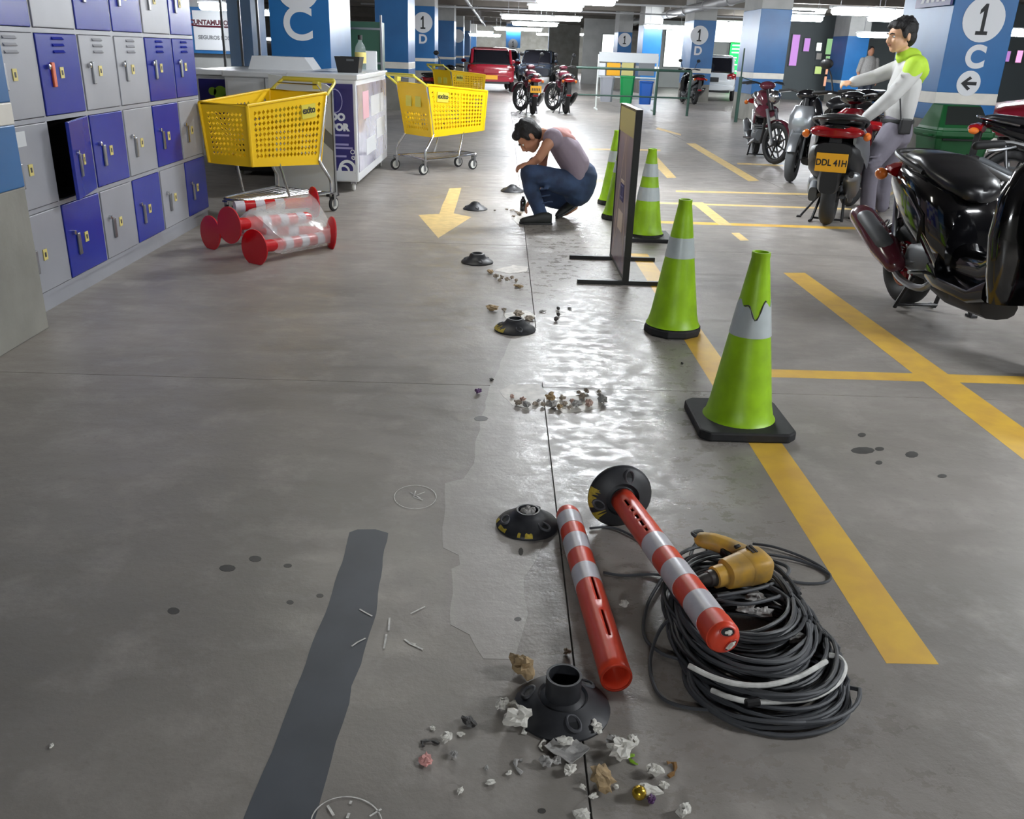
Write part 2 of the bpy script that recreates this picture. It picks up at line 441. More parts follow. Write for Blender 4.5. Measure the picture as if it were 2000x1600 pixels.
# yellow lines of the parking bays
xl, xr = P(1465, 870).x, P(1530, 870).x
decal('painted_line', rect(xl, xr, P(1780, 1297).y, 6.35), 'yellow_paint', label='long yellow line running away under the traffic cones')
decal('painted_line', px((1530, 533), (1572, 533), (2090, 900), (2090, 968)), 'yellow_paint', 0.0016)
yc = P(1750, 736).y
decal('painted_line', rect(xr+0.08, 3.6, yc-0.055, yc+0.055), 'yellow_paint')
ya = P(1450, 439).y; yb = P(1400, 400).y
decal('painted_line', rect(1.3, 3.4, ya-0.06, ya+0.06), 'yellow_paint')
decal('painted_line', rect(0.95, 3.5, yb-0.05, yb+0.05), 'pale_paint')
for q in [((1340, 280), (1358, 280), (1483, 353), (1462, 354)), ((1265, 308), (1285, 308), (1321, 347), (1303, 348)),
          ((1350, 395), (1372, 395), (1430, 440), (1405, 440)), ((1428, 455), (1444, 455), (1463, 470), (1446, 470)),
          ((1010, 355), (1175, 350), (1178, 356), (1012, 361)), ((1285, 249), (1330, 262), (1330, 265), (1280, 252)),
          ((1150, 290), (1290, 292), (1290, 295), (1150, 293)), ((1440, 318), (1530, 322), (1530, 325), (1440, 321)),
          ((1320, 372), (1580, 378), (1580, 381), (1320, 375)), ((1700, 395), (1790, 352), (1800, 352), (1712, 395))]:
    decal('painted_line', px(*q), 'pale_paint')
# turn arrow pointing towards the camera
decal('painted_arrow', px((878, 368), (901, 367), (893, 395), (886, 417), (921, 424), (856, 465), (817, 420), (858, 418), (864, 400), (870, 388)), 'pale_paint', label='faded pale yellow arrow on the floor beside the bollard bases')
# blacked-out strip, repaired light patch, stains
decal('blackout_strip', rough(px((684, 1040), (700, 1034), (735, 1034), (758, 1042), (752, 1075), (733, 1200), (706, 1300), (688, 1340), (684, 1375), (655, 1450), (612, 1600), (585, 1690), (440, 1690), (475, 1600), (530, 1470), (590, 1320), (640, 1180), (668, 1100)), 0.04, 0.006), 'dark_strip', label='dark blacked-out strip of an old floor marking')
decal('repair_patch', rough(px((925, 905), (905, 935), (868, 945), (872, 990), (866, 1030), (868, 1070), (900, 1085), (898, 1105), (880, 1112), (882, 1160), (880, 1220), (915, 1240), (925, 1262), (945, 1290), (1000, 1290), (1030, 1200), (1025, 1130), (1085, 1010), (1078, 960), (1072, 900), (1060, 760), (1052, 640), (1000, 660), (955, 760), (935, 840)), 0.04, 0.012), 'floor_light', 0.0007, label='paler repaired patch of concrete along the joint')
for x, y, a, b in [(445, 1110, 16, 7), (498, 1092, 13, 6), (340, 1193, 12, 7), (625, 1164, 7, 4), (566, 1177, 7, 4), (562, 1105, 8, 4), (1685, 880, 24, 7), (1718, 877, 9, 4),
                   (1780, 888, 13, 6), (1717, 904, 7, 4), (1683, 850, 8, 4), (1840, 930, 9, 4), (1018, 1078, 5, 8), (1012, 1210, 7, 4), (1050, 1050, 5, 3), (1060, 1585, 8, 5), (940, 818, 14, 5)]:
    decal('stain', rough(px(*[(x+a*math.cos(t*PI/5), y+b*math.sin(t*PI/5)) for t in range(10)]), 0.02, 0.004, x), 'stain', 0.0009)
for pts, sd in ((((975, 762), (1000, 752), (1050, 750), (1068, 766), (1062, 792), (1030, 802), (1000, 792), (985, 778)), 1), (((1075, 786), (1110, 774), (1160, 776), (1186, 786), (1170, 799), (1100, 806)), 2),
                (((965, 528), (1000, 518), (1034, 522), (1026, 531), (990, 535)), 3), (((985, 612), (1030, 608), (1045, 618), (1030, 630), (995, 628)), 4), (((1010, 438), (1000, 425), (1020, 414), (1050, 420), (1060, 436)), 5)):
    decal('dust_patch', rough(px(*pts), 0.02, 0.02, sd), 'dust', 0.0008)
# chalk marks left by whoever set out the new posts
def ribbon(pts, wd, name='chalk_mark', m_='chalk', z=0.0022):
    pts = [Vector((p[0], p[1], 0)) for p in pts]; vs = []; fs = []
    for i, p in enumerate(pts):
        t = (pts[min(i+1, len(pts)-1)]-pts[max(i-1, 0)]).normalized(); n = Vector((-t.y, t.x, 0))*wd/2
        k = 0.6+0.6*abs(noise.noise(p*30))
        vs += [p+n*k+Vector((0, 0, z)), p-n*k+Vector((0, 0, z))]
        if i: fs.append((2*i-2, 2*i-1, 2*i+1, 2*i))
    return obj(name, MB().add(vs, fs), m_, floor, smooth=False)
ribbon([P(811+41*math.cos(t*PI/20), 972+23*math.sin(t*PI/20))[:2] for t in range(41)], 0.0035)
for q in [((802, 963), (822, 975)), ((812, 960), (808, 972), (826, 978)), ((830, 962), (815, 968))]: ribbon(px(*q), 0.004)
ribbon([P(677+70*math.cos(-t*PI/24), 1612+54*math.sin(-t*PI/24))[:2] for t in range(1, 24)], 0.0032)
for q in [((686, 1566), (684, 1572)), ((640, 1575), (652, 1595)), ((745, 1582), (722, 1596)), ((682, 1590), (678, 1600)),
          ((702, 1191), (714, 1198), (727, 1205)), ((830, 1186), (802, 1200)), ((761, 1208), (759, 1233)), ((755, 1240), (750, 1268)),
          ((714, 1248), (698, 1256), (687, 1264)), ((790, 1250), (800, 1258), (826, 1270)), ((803, 1258), (812, 1260))]: ribbon(px(*q), 0.006)

# ---- walls, ceiling, beams, pipes
struct('ceiling', MB().box((0, 33, CEIL+0.1), (60, 90, 0.2)), 'ceil', smooth=False)
struct('wall_far', MB().box((0, 76, 1.6), (60, 0.3, 3.4)), 'conc_wall', 'distant grey concrete end wall of the garage', smooth=False)
struct('wall_left', MB().box((-20, 33, 1.6), (0.3, 88, 3.4)), 'conc_wall', smooth=False)
struct('wall_right', MB().box((26, 33, 1.6), (0.3, 88, 3.4)), 'conc_wall', smooth=False)
struct('wall_back', MB().box((0, -9, 1.6), (60, 0.3, 3.4)), 'conc_wall', smooth=False)
for k, y in enumerate([16, 20.5, 25, 29.5, 34, 38.5, 43, 50, 57, 64]):
    struct('ceiling_beam', MB().box((0, y, CEIL-0.12), (46, 0.35, 0.24)), 'beam', smooth=False)
bx = PX(1480, 0, 1).x
def pipe(x, z, r, y0, y1, n, label):
    mb = MB().tube([(x, y0, z), (x, y1, z)], r, 10)
    y = y0+1.5
    while y < y1:
        mb.tube([(x, y-0.06, z), (x, y+0.06, z)], r*1.25, 10); mb.box((x, y, (z+CEIL)/2), (0.03, 0.03, CEIL-z)); y += 3.2
    return struct(n, mb, 'pipe', label)
pipe(-1.25, 2.82, 0.05, 9, 60, 'ceiling_pipe', 'thin pale pipe under the ceiling left of the aisle')
pipe(6.15, 2.86, 0.13, 12, 62, 'ceiling_pipe', 'thick grey pipe under the ceiling right of the aisle')
for y in [27.5, 33.0]:
    struct('lamp_rail', MB().box((2.0, y+0.35, 2.72), (14, 0.05, 0.05)), 'pipe', 'pale conduit rail hung across the aisle', smooth=False)

# ---- ceiling lights
def lamp_proto():
    t = thing('ceiling_light', 'x', 'lamp')
    obj('housing', MB().box((0, 0, 0.05), (1.3, 0.2, 0.05)), 'lamp_body', t, smooth=False, bev=0.01)
    obj('diffuser', MB().lx([(-0.6, -.02, 0.09, 0.045), (-0.57, -.02, 0.12, 0.07), (0.57, -.02, 0.12, 0.07), (0.6, -.02, 0.09, 0.045)], 10), 'lamp', t)  # made larger than the tubes so its shape mimics bloom
    [obj('hanger', MB().box((a_, 0, 0.3), (0.012, 0.012, 0.5)), 'steel', t, smooth=False) for a_ in (-0.45, 0.45)]
    return t
lp = lamp_proto(); first = True
far_mesh = [c for c in lp.children if c.name.startswith('diffuser')][0].data.copy(); far_mesh.materials[0] = M['lamp_far']
fill_mesh = far_mesh.copy(); fill_mesh.materials[0] = M['lamp_fill']
def lamp(x, y, z, label, sc=1.0, strong=None):
    global first
    o = lp if first else copy_tree(lp); first = False
    o.location = (x, y, z); o['label'] = label; o['group'] = 'fluorescent lights on the ceiling'; o.scale = (sc, 1, 1)
    if (y > 12 if strong is None else not strong):
        for c in o.children:
            if c.name.startswith('diffuser'): c.data = far_mesh
    for c in o.children:
        if c.name.startswith('hanger'): c.scale = (1, 1, (CEIL-z)/0.5*0.95)
    if x == -0.9:  # added fill lamp beside the lockers, lowest output
        for c in o.children:
            if c.name.startswith('diffuser'): c.data = fill_mesh
    return o
# rows over the aisle (those in view sit where the photograph shows them)
for (x, y, l) in [(1.15, 9.3, 'fluorescent light above the aisle short of the squatting man'), (1.15, 14.6, 'fluorescent light above the aisle beyond the squatting man'),
                  (1.1, 20.0, 'fluorescent light above the aisle short of the far motorcycles')]:
    lamp(x, y, 2.7, l)
for (a, b, Y, l, s_) in [(1085, 14, 25.0, 'brightest fluorescent light in the middle of the ceiling, nearest of the cluster', 1.15), (1030, 33, 29.5, 'fluorescent light left of the cluster centre below the nearest one', 1.3),
                     (1090, 35, 30.5, 'fluorescent light right of the cluster centre below the nearest one', 1.2), (1045, 46, 36, 'middle fluorescent light of the receding cluster', 1.4),
                     (1012, 56, 44, 'long fluorescent light low in the receding cluster', 1.8), (947, 68, 52, 'fluorescent light above the dark car roofs at far left', 1.4),
                     (1125, 1, 22.3, 'fluorescent light cut by the top edge above the far motorcycles', 1.5)]:
    q = PY(a, b, Y); lamp(q.x, Y, min(q.z, 2.95), l, s_)
for (a, b, Y, l, s_) in [(1684, 21, 18.5, 'long bright fluorescent light left of the standing man head', 0.95), (1752, 26, 18.8, 'bright fluorescent light directly above the standing man', 0.8),
                     (1568, 34, 24, 'fluorescent light right of the middle blue pillar', 0.8), (1574, 20, 30, 'dim far fluorescent light right of the middle blue pillar', 1.0),
                     (425, 10, 17, 'fluorescent light above the white wall sign on the left', 0.5), (507, 23, 24, 'fluorescent light left of the big letter C pillar', 0.7),
                     (1985, 62, 19, 'fluorescent light at the right edge beside the arrow pillar', 0.9), (1300, 52, 36, 'fluorescent light left of the far numbered pillar', 1.3),
                     (1590, 78, 44, 'small far fluorescent light over the shop windows', 1.5), (1720, 68, 30, 'far fluorescent light in front of the man face', 1.2)]:
    q = PY(a, b, Y); lamp(q.x, Y, min(q.z, 2.95), l, s_)
for (x, y, l) in [(9.0, 3.0, 'fluorescent light over the right hand motorcycle bays'), (9.0, 9.0, 'fluorescent light over the bays by the arrow pillar'), (-8, 9.5, 'fluorescent light left of the lockers'),
                  (0.6, 60, 'added light farthest in the middle of the garage'), (-3.5, 66, 'added farthest light at the left'), (5, 68, 'added farthest light at the right'), (-1.5, 72, 'added light close to the end wall, left'), (3, 72, 'added light close to the end wall, right'), (-0.9, 5.6, 'added fill light over the aisle beside the lockers'), (4.6, 1.6, 'fluorescent light above the right hand bays near the camera'), (5.5, 6.4, 'added fill light above the standing man and parked scooters'), (-0.6, -5.5, 'fluorescent light behind the camera'), (12, 30, 'fluorescent light by the white wall'), (9.5, 38, 'fluorescent light before the green sign'), (15, 38, 'fluorescent light beside the green sign')]:  # the farthest lamps are added to brighten the end of the garage
    lamp(x, y, 2.7, l, strong=(y < 8 and x not in (5.5, -0.9)) or y > 55)  # lamps over the scooters and locker aisle are added fill, kept weak

# ---- pillars
def pillar(label, x0, x1, y0, y1, zb, top=CEIL, light=False):
    """zb = (grey base top, stripe bottom, stripe top, blue top)"""
    t = bpy.data.objects.new('pillar', None); C.objects.link(t); t.location = ((x0+x1)/2, y0, 0)
    t['kind'] = 'structure'; t['label'] = label
    w_, d = x1-x0, y1-y0
    def seg(n, a, b, m_, g=0.0): obj(n, MB().box((0, d/2, (a+b)/2), (w_+g, d+g, b-a)), m_, t, bev=0.006, smooth=False)
    seg('shaft', 0, zb[0], 'conc_wall'); seg('blue_band', zb[0], zb[1], 'blue_band', 0.004); seg('white_stripe', zb[1], zb[2], 'white_band', 0.008)
    seg('blue_band', zb[2], zb[3], 'blue_band', 0.004); seg('capital', zb[3], top, 'conc_light')
    return t
def disc(t, x, z, r, m_='sign_white'):
    return obj('sign_disc', MB().lathe([(r, 0), (r, 0.004)], 32, front(x, -0.006, z), cap=True), m_, t, smooth=False)
def front_span(a, b, y, Y): return PY(a, y, Y).x, PY(b, y, Y).x
Z = (0.70, 0.90, 1.04, 2.75)
# near left pillar beside the lockers
nx_ = P(60, 662).x
pillar('cropped pillar with blue and white bands at the left edge beside the lockers', nx_-0.8, nx_, 3.2, P(91, 640).y, (0.68, 0.955, 1.05, 2.6))
# left C pillar
Y = 11.9; a, b = front_span(528, 644, 60, Y)
t = pillar('tall blue pillar with a white letter C behind the white freezers', a, b, Y, Y+1.6, Z)
q = PY(582, 49, Y); text('C', 0.54, 'sign_white', t, front(q.x-t.location.x, -0.006, q.z, 0), bold=0.012)
q2 = PY(581, -27, Y); disc(t, q2.x-t.location.x, q2.z, 0.27); numeral_one(t, q2.x-t.location.x, q2.z, 0.30)
# left row into the distance
Y = 21.5; a, b = front_span(733, 797, 60, Y); pillar('plain dark blue pillar left of the numbered D pillar', a, b, Y, Y+1.6, Z)
Y = 31.0; a, b = front_span(802, 849, 60, Y); t = pillar('blue pillar with a white 1 disc and small letter D on the left row', a, b, Y, Y+1.6, (0.68, 0.96, 1.06, 2.62))
q = PY(826, 44, Y); disc(t, q.x-t.location.x, q.z, 0.31); numeral_one(t, q.x-t.location.x, q.z, 0.380)
q = PY(826, 77, Y); text('D', 0.38, 'sign_white', t, front(q.x-t.location.x, -0.006, q.z), bold=0.012)
xr_ = b
for k, (pa, pb, Y, l) in enumerate([(857, 887, 41, 'blue pillar with a white stripe just right of the small D pillar'), (891, 905, 51, 'narrow far pillar of the left row, second past the D pillar'), (908, 918, 60, 'narrow far pillar of the left row, third past the D pillar'), (921, 930, 69, 'farthest pillar of the left row')]):
    a, b = front_span(pa, pb, 60, Y); t = pillar(l, b-1.0, b, Y, Y+1.5, (0.68, 0.96, 1.06, 2.5))
    if k == 1: disc(t, 0.22, 2.05, 0.33)
# right row
Y = 11.9; a, b = front_span(1846, 1968, 100, Y)
t = pillar('blue pillar with a 1 disc, letter C and an arrow disc at right', a, b, Y, Y+1.5, Z)
def on(xx, yy): q = PY(xx, yy, Y); return q.x-t.location.x, q.z
u, v = on(1921, 38); disc(t, u, v, 0.265); numeral_one(t, u, v, 0.357)
u, v = on(1904, 113); text('C', 0.36, 'sign_white', t, front(u, -0.006, v), bold=0.016)
u, v = on(1891, 163); disc(t, u, v, 0.152)
obj('arrow_mark', MB().prism([(-0.1, 0), (0, 0.085), (0.03, 0.06), (-0.025, 0.02), (0.1, 0.02), (0.1, -0.02), (-0.025, -0.02), (0.03, -0.06), (0, -0.085)], 0.004, front(u, -0.012, v)), 'sign_black', t, smooth=False)
# dark sign with a white zebra mark fixed on the left face of that pillar
pk = bpy.data.objects.new('pedestrian_sign', None); C.objects.link(pk); tag(pk, 'dark purple sign with white zebra stripes on the arrow pillar, cut by the top edge', 'sign')
q = PX(1826, 0, a-0.03); pk.location = (a-0.04, q.y+0.0, q.z)
obj('sign_plate', MB().box((0, 0, 0.16), (0.03, 1.0, 0.48)), 'purple', pk, smooth=False)
for k in range(5):
    y_ = -0.3+0.15*k
    obj('zebra_stripe', MB().add([(-0.018, y_-0.05, -0.03), (-0.018, y_+0.04, -0.03), (-0.018, y_*0.6+0.03, 0.2), (-0.018, y_*0.6-0.03, 0.2)], [(0, 1, 2, 3)]), 'sign_white', pk, smooth=False)
Y = 22.0; a, b = front_span(1477, 1537, 100, Y); pillar('plain blue pillar with white stripe left of the parked scooters', a, b, Y, Y+1.6, (0.60, 0.95, 1.08, 2.45))
Y = 31.0; a, b = front_span(1350, 1393, 100, Y); t = pillar('far blue pillar with 1 disc and letter D right of the recycling bins', a, b, Y, Y+1.6, (0.55, 0.9, 1.05, 2.5))
def on(xx, yy): q = PY(xx, yy, Y); return q.x-t.location.x, q.z
u, v = on(1366, 69); disc(t, u, v, 0.29); numeral_one(t, u, v, 0.365)
u, v = on(1363, 100); text('D', 0.36, 'sign_white', t, front(u, -0.006, v), bold=0.012)
Y = 41.0; a, b = front_span(1206, 1233, 90, Y); t = pillar('far blue pillar with a 1 disc above the recycling bins', a, b, Y, Y+1.5, (0.5, 0.9, 1.0, 2.3))
u, v = on(1220, 78); disc(t, u, v, 0.28); numeral_one(t, u, v, 0.334)
Y = 37.0; a, b = front_span(1255, 1291, 90, Y); pillar('plain far blue pillar between the two numbered ones', a, b, Y, Y+1.5, (0.5, 0.9, 1.0, 2.5))
Y = 33.0; a, b = front_span(1652, 1694, 100, Y); pillar('distant blue pillar with pale side behind the motorcycle mirror', a, b, Y, Y+1.5, (0.4, 0.7, 0.8, 2.25))
for pa, pb, cx, cy, l in ((1072, 1106, 1084, 83, 'far dark slab pillar with a pale disc right of the dark car'), (988, 1016, 1002, 86, 'far dark slab pillar with a pale disc left of the dark car')):
    Y = 60.0; a, b = front_span(pa, pb, 90, Y); t = pillar(l, a, b, Y, Y+1.2, (0.9, 1.3, 1.6, 3.0))
    q = PY(cx, cy, Y); disc(t, q.x-t.location.x, q.z, 0.3, 'board_grey'); numeral_one(t, q.x-t.location.x, q.z, 0.36)
Y = 15.5; a, b = front_span(446, 492, 60, Y); pillar('grey and blue pillar behind the counters left of the letter C pillar', a, b, Y, Y+0.9, (0.95, 0.96, 0.97, 2.15))
# ---- partitions further back
q0, q1 = PY(1138, 100, 47), PY(1215, 100, 47)
struct('wall_partition', MB().box(((q0.x+q1.x)/2, 47, 1.5), (q1.x-q0.x, 0.2, 3.0)), 'conc_light', 'pale partition behind the recycling bins', smooth=False)
q0, q1 = PY(1288, 100, 46), PY(1480, 100, 46)
struct('wall_bright', MB().box(((q0.x+q1.x)/2, 46, 1.5), (q1.x-q0.x+2, 0.2, 3.0)), 'white_wall', 'brightly lit white wall behind the far pillars', smooth=False)
q0, q1 = PY(1090, 100, 58), PY(1150, 100, 58)
struct('wall_dark', MB().box(((q0.x+q1.x)/2-0.6, 58, 1.5), (q1.x-q0.x, 0.2, 3.0)), 'conc_wall', 'far grey partition right of the dark car', smooth=False)
struct('wall_shop', MB().box((13.6, 36, 1.5), (9.0, 0.2, 3.0)), 'shop_dark', 'dark shop front beyond the parked motorcycles', smooth=False)
struct('wall_sign', MB().box((-9.4, 18.5, 1.5), (9.5, 0.2, 3.0)), 'conc_light', 'grey wall behind the white wall sign', smooth=False)

q0 = PY(1952, 100, 26.2); struct('wall_shop_right', MB().box((q0.x+2.2, 26.25, 1.5), (4.6, 0.2, 3.0)), 'shop_dark', 'dark shop front at the right edge', smooth=False)
# ================================================================ lockers
LX = -2.338; LY = [4.25, 4.735, 5.213, 5.69, 6.17, 6.675, 7.15]; LZ = [0.09, 0.51, 0.935, 1.355, 1.78, 2.2]
blue = {(0, 0): 0, (1, 0): 1, (3, 0): 1, (5, 0): 1, (1, 1): 1, (2, 1): 1, (4, 1): 1, (1, 2): 1, (4, 2): 1, (5, 2): 1, (0, 3): 1, (2, 3): 1, (3, 3): 1, (5, 3): 1, (1, 4): 1, (4, 4): 1}
OPEN = (1, 1)
for u, (c0, c1) in enumerate([(0, 3), (3, 6)]):
    y0, y1 = LY[c0], LY[c1]
    t = thing('locker_unit', ['blue and grey locker unit nearest the left pillar with one door hanging open', 'blue and grey locker unit beside the yellow trolley, all doors shut'][u], 'lockers', (LX, y0, 0), 0, None)
    D = 0.45; mb = MB()
    mb.box((-D/2, (y1-y0)/2, 0.045), (D-0.02, y1-y0, 0.09)); mb.box((-D+0.005, (y1-y0)/2, 1.145), (0.01, y1-y0, 2.11))
    for z in LZ: mb.box((-D/2, (y1-y0)/2, z), (D, y1-y0, 0.022))
    for c in range(c0, c1+1): mb.box((-D/2, min(max(LY[c]-y0, 0.009), y1-y0-0.009), 1.145), (D-0.002, 0.018, 2.11))
    obj('carcass', mb, 'loc_grey', t, smooth=False)
    for c in range(c0, c1):
        for r in range(5):
            ya, yb, za, zb = LY[c]-y0+0.012, LY[c+1]-y0-0.012, LZ[r]+0.014, LZ[r+1]-0.014
            if (c, r) == OPEN: ya += 0.01
            wd, ht = yb-ya, zb-za
            isb = blue.get((c, r), 0)
            # door frame: hinge on the far side (+y), local x = outward, local y from -wd to 0
            d = obj('door', MB().box((-0.009, -wd/2, ht/2), (0.018, wd, ht)), 'loc_blue' if isb else 'loc_grey', t, smooth=False, bev=0.004)
            d.location = (0.0055, yb, za)
            if (c, r) == OPEN: d.rotation_euler = (0, 0, math.radians(12))
            slot = MB()
            hx = 0.004
            ph = 0.62 if r == 2 else 0.52
            obj('handle', MB().box((0.005, -wd*0.72, ht*(0.50 if r >= 2 else 0.42)), (0.012, 0.034, 0.12)), ('steel' if (c, r) != (1, 2) else 'orange_tag'), d, smooth=False, bev=0.004)
            obj('lock', MB().lathe([(0.013, 0), (0.013, 0.016), (0.006, 0.018)], 12, TR((0, -wd*0.83, ht*0.60), 0, PI/2), cap=True), 'chrome', d)
            obj('number_plate', MB().box((0.002, -wd*0.5, ht*(0.52 if r >= 2 else 0.47)), (0.004, 0.04, 0.055)), 'sticker', d, smooth=False)
            obj('printed_mark', MB().box((0.0045, -wd*0.5, ht*(0.52 if r >= 2 else 0.47)), (0.001, 0.016, 0.024)), 'dark_bit', d, smooth=False)
            if r >= 2:
                for k in range(3):
                    obj('vent_louvre', MB().prism([(0, 0), (0.010, 0.004), (0.0, 0.016)], 0.12, Matrix.Translation((0, -wd*0.5+0.06, ht*0.76+0.032*k)) @ Matrix.Rotation(PI/2, 4, 'X')), 'loc_blue' if isb else 'loc_grey', d, smooth=False)
            if (c, r) == (0, 1) or (c, r) == (2, 1):
                obj('paper_label', MB().box((0.001, -wd*0.62, ht*0.85), (0.002, 0.11, 0.07)), 'board_white', d, smooth=False) if c == 0 else None
            if (c, r) == OPEN:
                obj('inside_sheet', MB().box((-D+0.014, -wd/2, ht/2), (0.006, wd, ht)), 'loc_dark', t, smooth=False).location = (0, yb, za)  # dark sheets cover the grey carcass inside the open cell
                obj('inside_sheet', MB().box((-D/2, -wd+0.0, ht/2), (D-0.03, 0.004, ht)), 'loc_dark', t, smooth=False).location = (0, yb, za)
                obj('inside_sheet', MB().box((-D/2, 0.0, ht/2), (D-0.03, 0.004, ht)), 'loc_dark', t, smooth=False).location = (0, yb, za)
                obj('inside_sheet', MB().box((-D/2, -wd/2, 0.0), (D-0.03, wd, 0.004)), 'loc_dark', t, smooth=False).location = (0, yb, za)

# ================================================================ traffic cones
def cone(label, x, y, style, rz=0):
    t = thing('traffic_cone', label, 'traffic cone', (x, y, 0), rz, 'lime traffic cones along the yellow line')
    H = 0.685; rb, rt = 0.128, 0.03
    if style == 'square':
        s = 0.185; c_ = 0.035
        poly = [(-s+c_, -s), (s-c_, -s), (s, -s+c_), (s, s-c_), (s-c_, s), (-s+c_, s), (-s, s-c_), (-s, -s+c_)]
        obj('base', MB().prism(poly, 0.038), 'rubber', t, bev=0.008, smooth=False); z0 = 0.038
    else:
        obj('base', MB().lathe([(0.146, 0), (0.15, 0.012), (0.148, 0.04), (0.13, 0.046)], 10, cap=True), 'rubber', t, smooth=False, bev=0.006); z0 = 0.046
    R = lambda z: rb+(rt-rb)*(z-z0)/(H-z0)
    n = 40
    prof = [(rb+0.012, z0), (rb+0.003, z0+0.012)]+[(R(z0+(H-z0-0.02)*k/10), z0+(H-z0-0.02)*k/10) for k in range(1, 11)]+[(rt+0.004, H-0.018), (rt+0.004, H), (rt-0.004, H), (rt-0.004, H-0.06)]
    obj('cone_body', MB().lathe(prof, n), 'cone', t)
    if style == 'double': bands = [(0.30, 0.40), (0.48, 0.575)]
    elif style == 'square': bands = [(0.375, 0.50)]
    else: bands = [(0.40, 0.50)]
    for (a, b) in bands:
        pr = [(R(a)-0.001, a), (R(a)+0.0025, a), (R(b)+0.0025, b), (R(b)-0.001, b)]
        mb = MB().lathe(pr, n)
        if style == 'square':
            # torn upper edge: the band hangs lower on the side facing the camera
            for i, v in enumerate(mb.v):
                if i >= 2*n:
                    ang = math.atan2(v.y, v.x); dip = 0.055*math.exp(-((ang+1.75)/0.38)**2)+0.012*math.sin(ang*7)
                    z = v.z-dip; k = (R(z)+(0.0025 if i < 3*n else -0.001))/max(1e-6, math.hypot(v.x, v.y)); mb.v[i] = Vector((v.x*k, v.y*k, z))
        obj('reflective_band', mb, 'cone_band', t)
    if style == 'square':
        pts = []
        for k in range(16):
            ang = -2.5+1.5*k/15; dip = 0.055*math.exp(-((ang+1.75)/0.38)**2)+0.012*math.sin(ang*7); z = 0.50-dip+0.004
            pts.append((math.cos(ang)*(R(z)+0.001), math.sin(ang)*(R(z)+0.001), z))
        obj('torn_edge', MB().tube(pts, [0.0012+0.0022*abs(math.sin(k*1.9)) for k in range(16)], 5), 'dark_bit', t)
    if style == 'double':
        obj('base_corner', MB().prism([(-0.2, -0.19), (0.2, -0.19), (0.2, 0.19), (-0.2, 0.19)], 0.03), 'rubber', t, smooth=False, bev=0.006)
    return t
cone('nearest lime cone with a torn grey band on a square black base', P(1440, 828).x, P(1440, 828).y, 'square')
cone('lime cone with one grey band on a round black base', P(1312, 648).x, P(1312, 648).y, 'round')
cone('lime cone with two grey bands just right of the sign board', 1.155, 6.95, 'double')
cone('lime cone mostly hidden left behind the sign board, the nearer one', 1.045, 7.80, 'round')
cone('lime cone mostly hidden behind the sign board, the farther one', 1.09, 8.62, 'round')

# ================================================================ sign board on a T-foot frame
sb = thing('sign_stand', 'dark poster board standing edge-on on a black steel frame', 'sign board', (0.80, 5.40, 0))
def sbm(n, mb, m_, **k): return obj(n, mb, m_, sb, smooth=False, **k)
for yy, xa, xb in ((0.0, -0.303, 0.255), (0.71, -0.302, 0.30)):
    sbm('foot', MB().box(((xa+xb)/2, yy, 0.013), (xb-xa, 0.028, 0.026)), 'black', bev=0.002)
for yy in (0.0, 0.71): sbm('upright', MB().box((0, yy, 0.535), (0.04, 0.03, 1.02)), 'black', bev=0.002)
sbm('rail', MB().box((0, 0.355, 0.04), (0.036, 0.71, 0.02)), 'black'); sbm('rail', MB().box((0, 0.355, 1.035), (0.036, 0.71, 0.02)), 'black')
sbm('panel', MB().box((0, 0.355, 0.54), (0.03, 0.68, 0.98)), 'poster')
sbm('header', MB().box((-0.013, 0.355, 0.955), (0.012, 0.70, 0.15)), 'gold_panel')
def strip(pts, wd, m_='poster_line', x=-0.0165):
    pts = [Vector((x, a, b)) for a, b in pts]; vs = []; fs = []
    for i, p in enumerate(pts):
        d = (pts[min(i+1, len(pts)-1)]-pts[max(i-1, 0)]).normalized(); n = Vector((0, -d.z, d.y))*wd/2
        vs += [p+n, p-n]
        if i: fs.append((2*i-2, 2*i-1, 2*i+1, 2*i))
    return sbm('print', MB().add(vs, fs), m_)
strip([(0.60, 0.12), (0.52, 0.5), (0.36, 0.86), (0.20, 0.5), (0.10, 0.12)], 0.022)
strip([(0.5, 0.2), (0.36, 0.62), (0.2, 0.2)], 0.01)
sbm('print', MB().box((-0.016, 0.355, 0.52), (0.004, 0.16, 0.11)), 'purple'); 
sbm('print', MB().box((-0.016, 0.34, 0.34), (0.004, 0.22, 0.12)), 'poster_line')
sbm('print', MB().box((-0.016, 0.36, 0.585), (0.004, 0.14, 0.02)), 'poster_line')
strip([(0.30, 0.49), (0.42, 0.49), (0.42, 0.56), (0.30, 0.56), (0.30, 0.49)], 0.008, 'lilac', -0.019)

# ================================================================ delineator posts and bases
def holed_tube(r, rows, n, holes, T, closed_tip=None):
    """tube along z with real slots: rows = z values, holes = list of (z0, z1, a0, a1)"""
    vs = [Vector((r(z)*math.cos(2*PI*j/n), r(z)*math.sin(2*PI*j/n), z)) for z in rows for j in range(n)]; fs = []
    for i in range(len(rows)-1):
        zm = (rows[i]+rows[i+1])/2
        for j in range(n):
            am = 2*PI*(j+0.5)/n
            if any(h[0] < zm < h[1] and h[2] < am < h[3] for h in holes): continue
            k = (j+1) % n; fs.append((i*n+j, i*n+k, (i+1)*n+k, (i+1)*n+j))
    return MB().add(vs, fs, T)
def rows_of(L, cuts):
    z = sorted(set([round(L*k/24, 4) for k in range(25)]+[round(c, 4) for c in cuts])); return z
def axis_T(A, B, roll=0):
    z = (B-A).normalized(); x, y, _ = fr(z)
    return Matrix.Translation(A) @ Matrix((x, y, z)).transposed().to_4x4() @ Matrix.Rotation(roll, 4, 'Z')
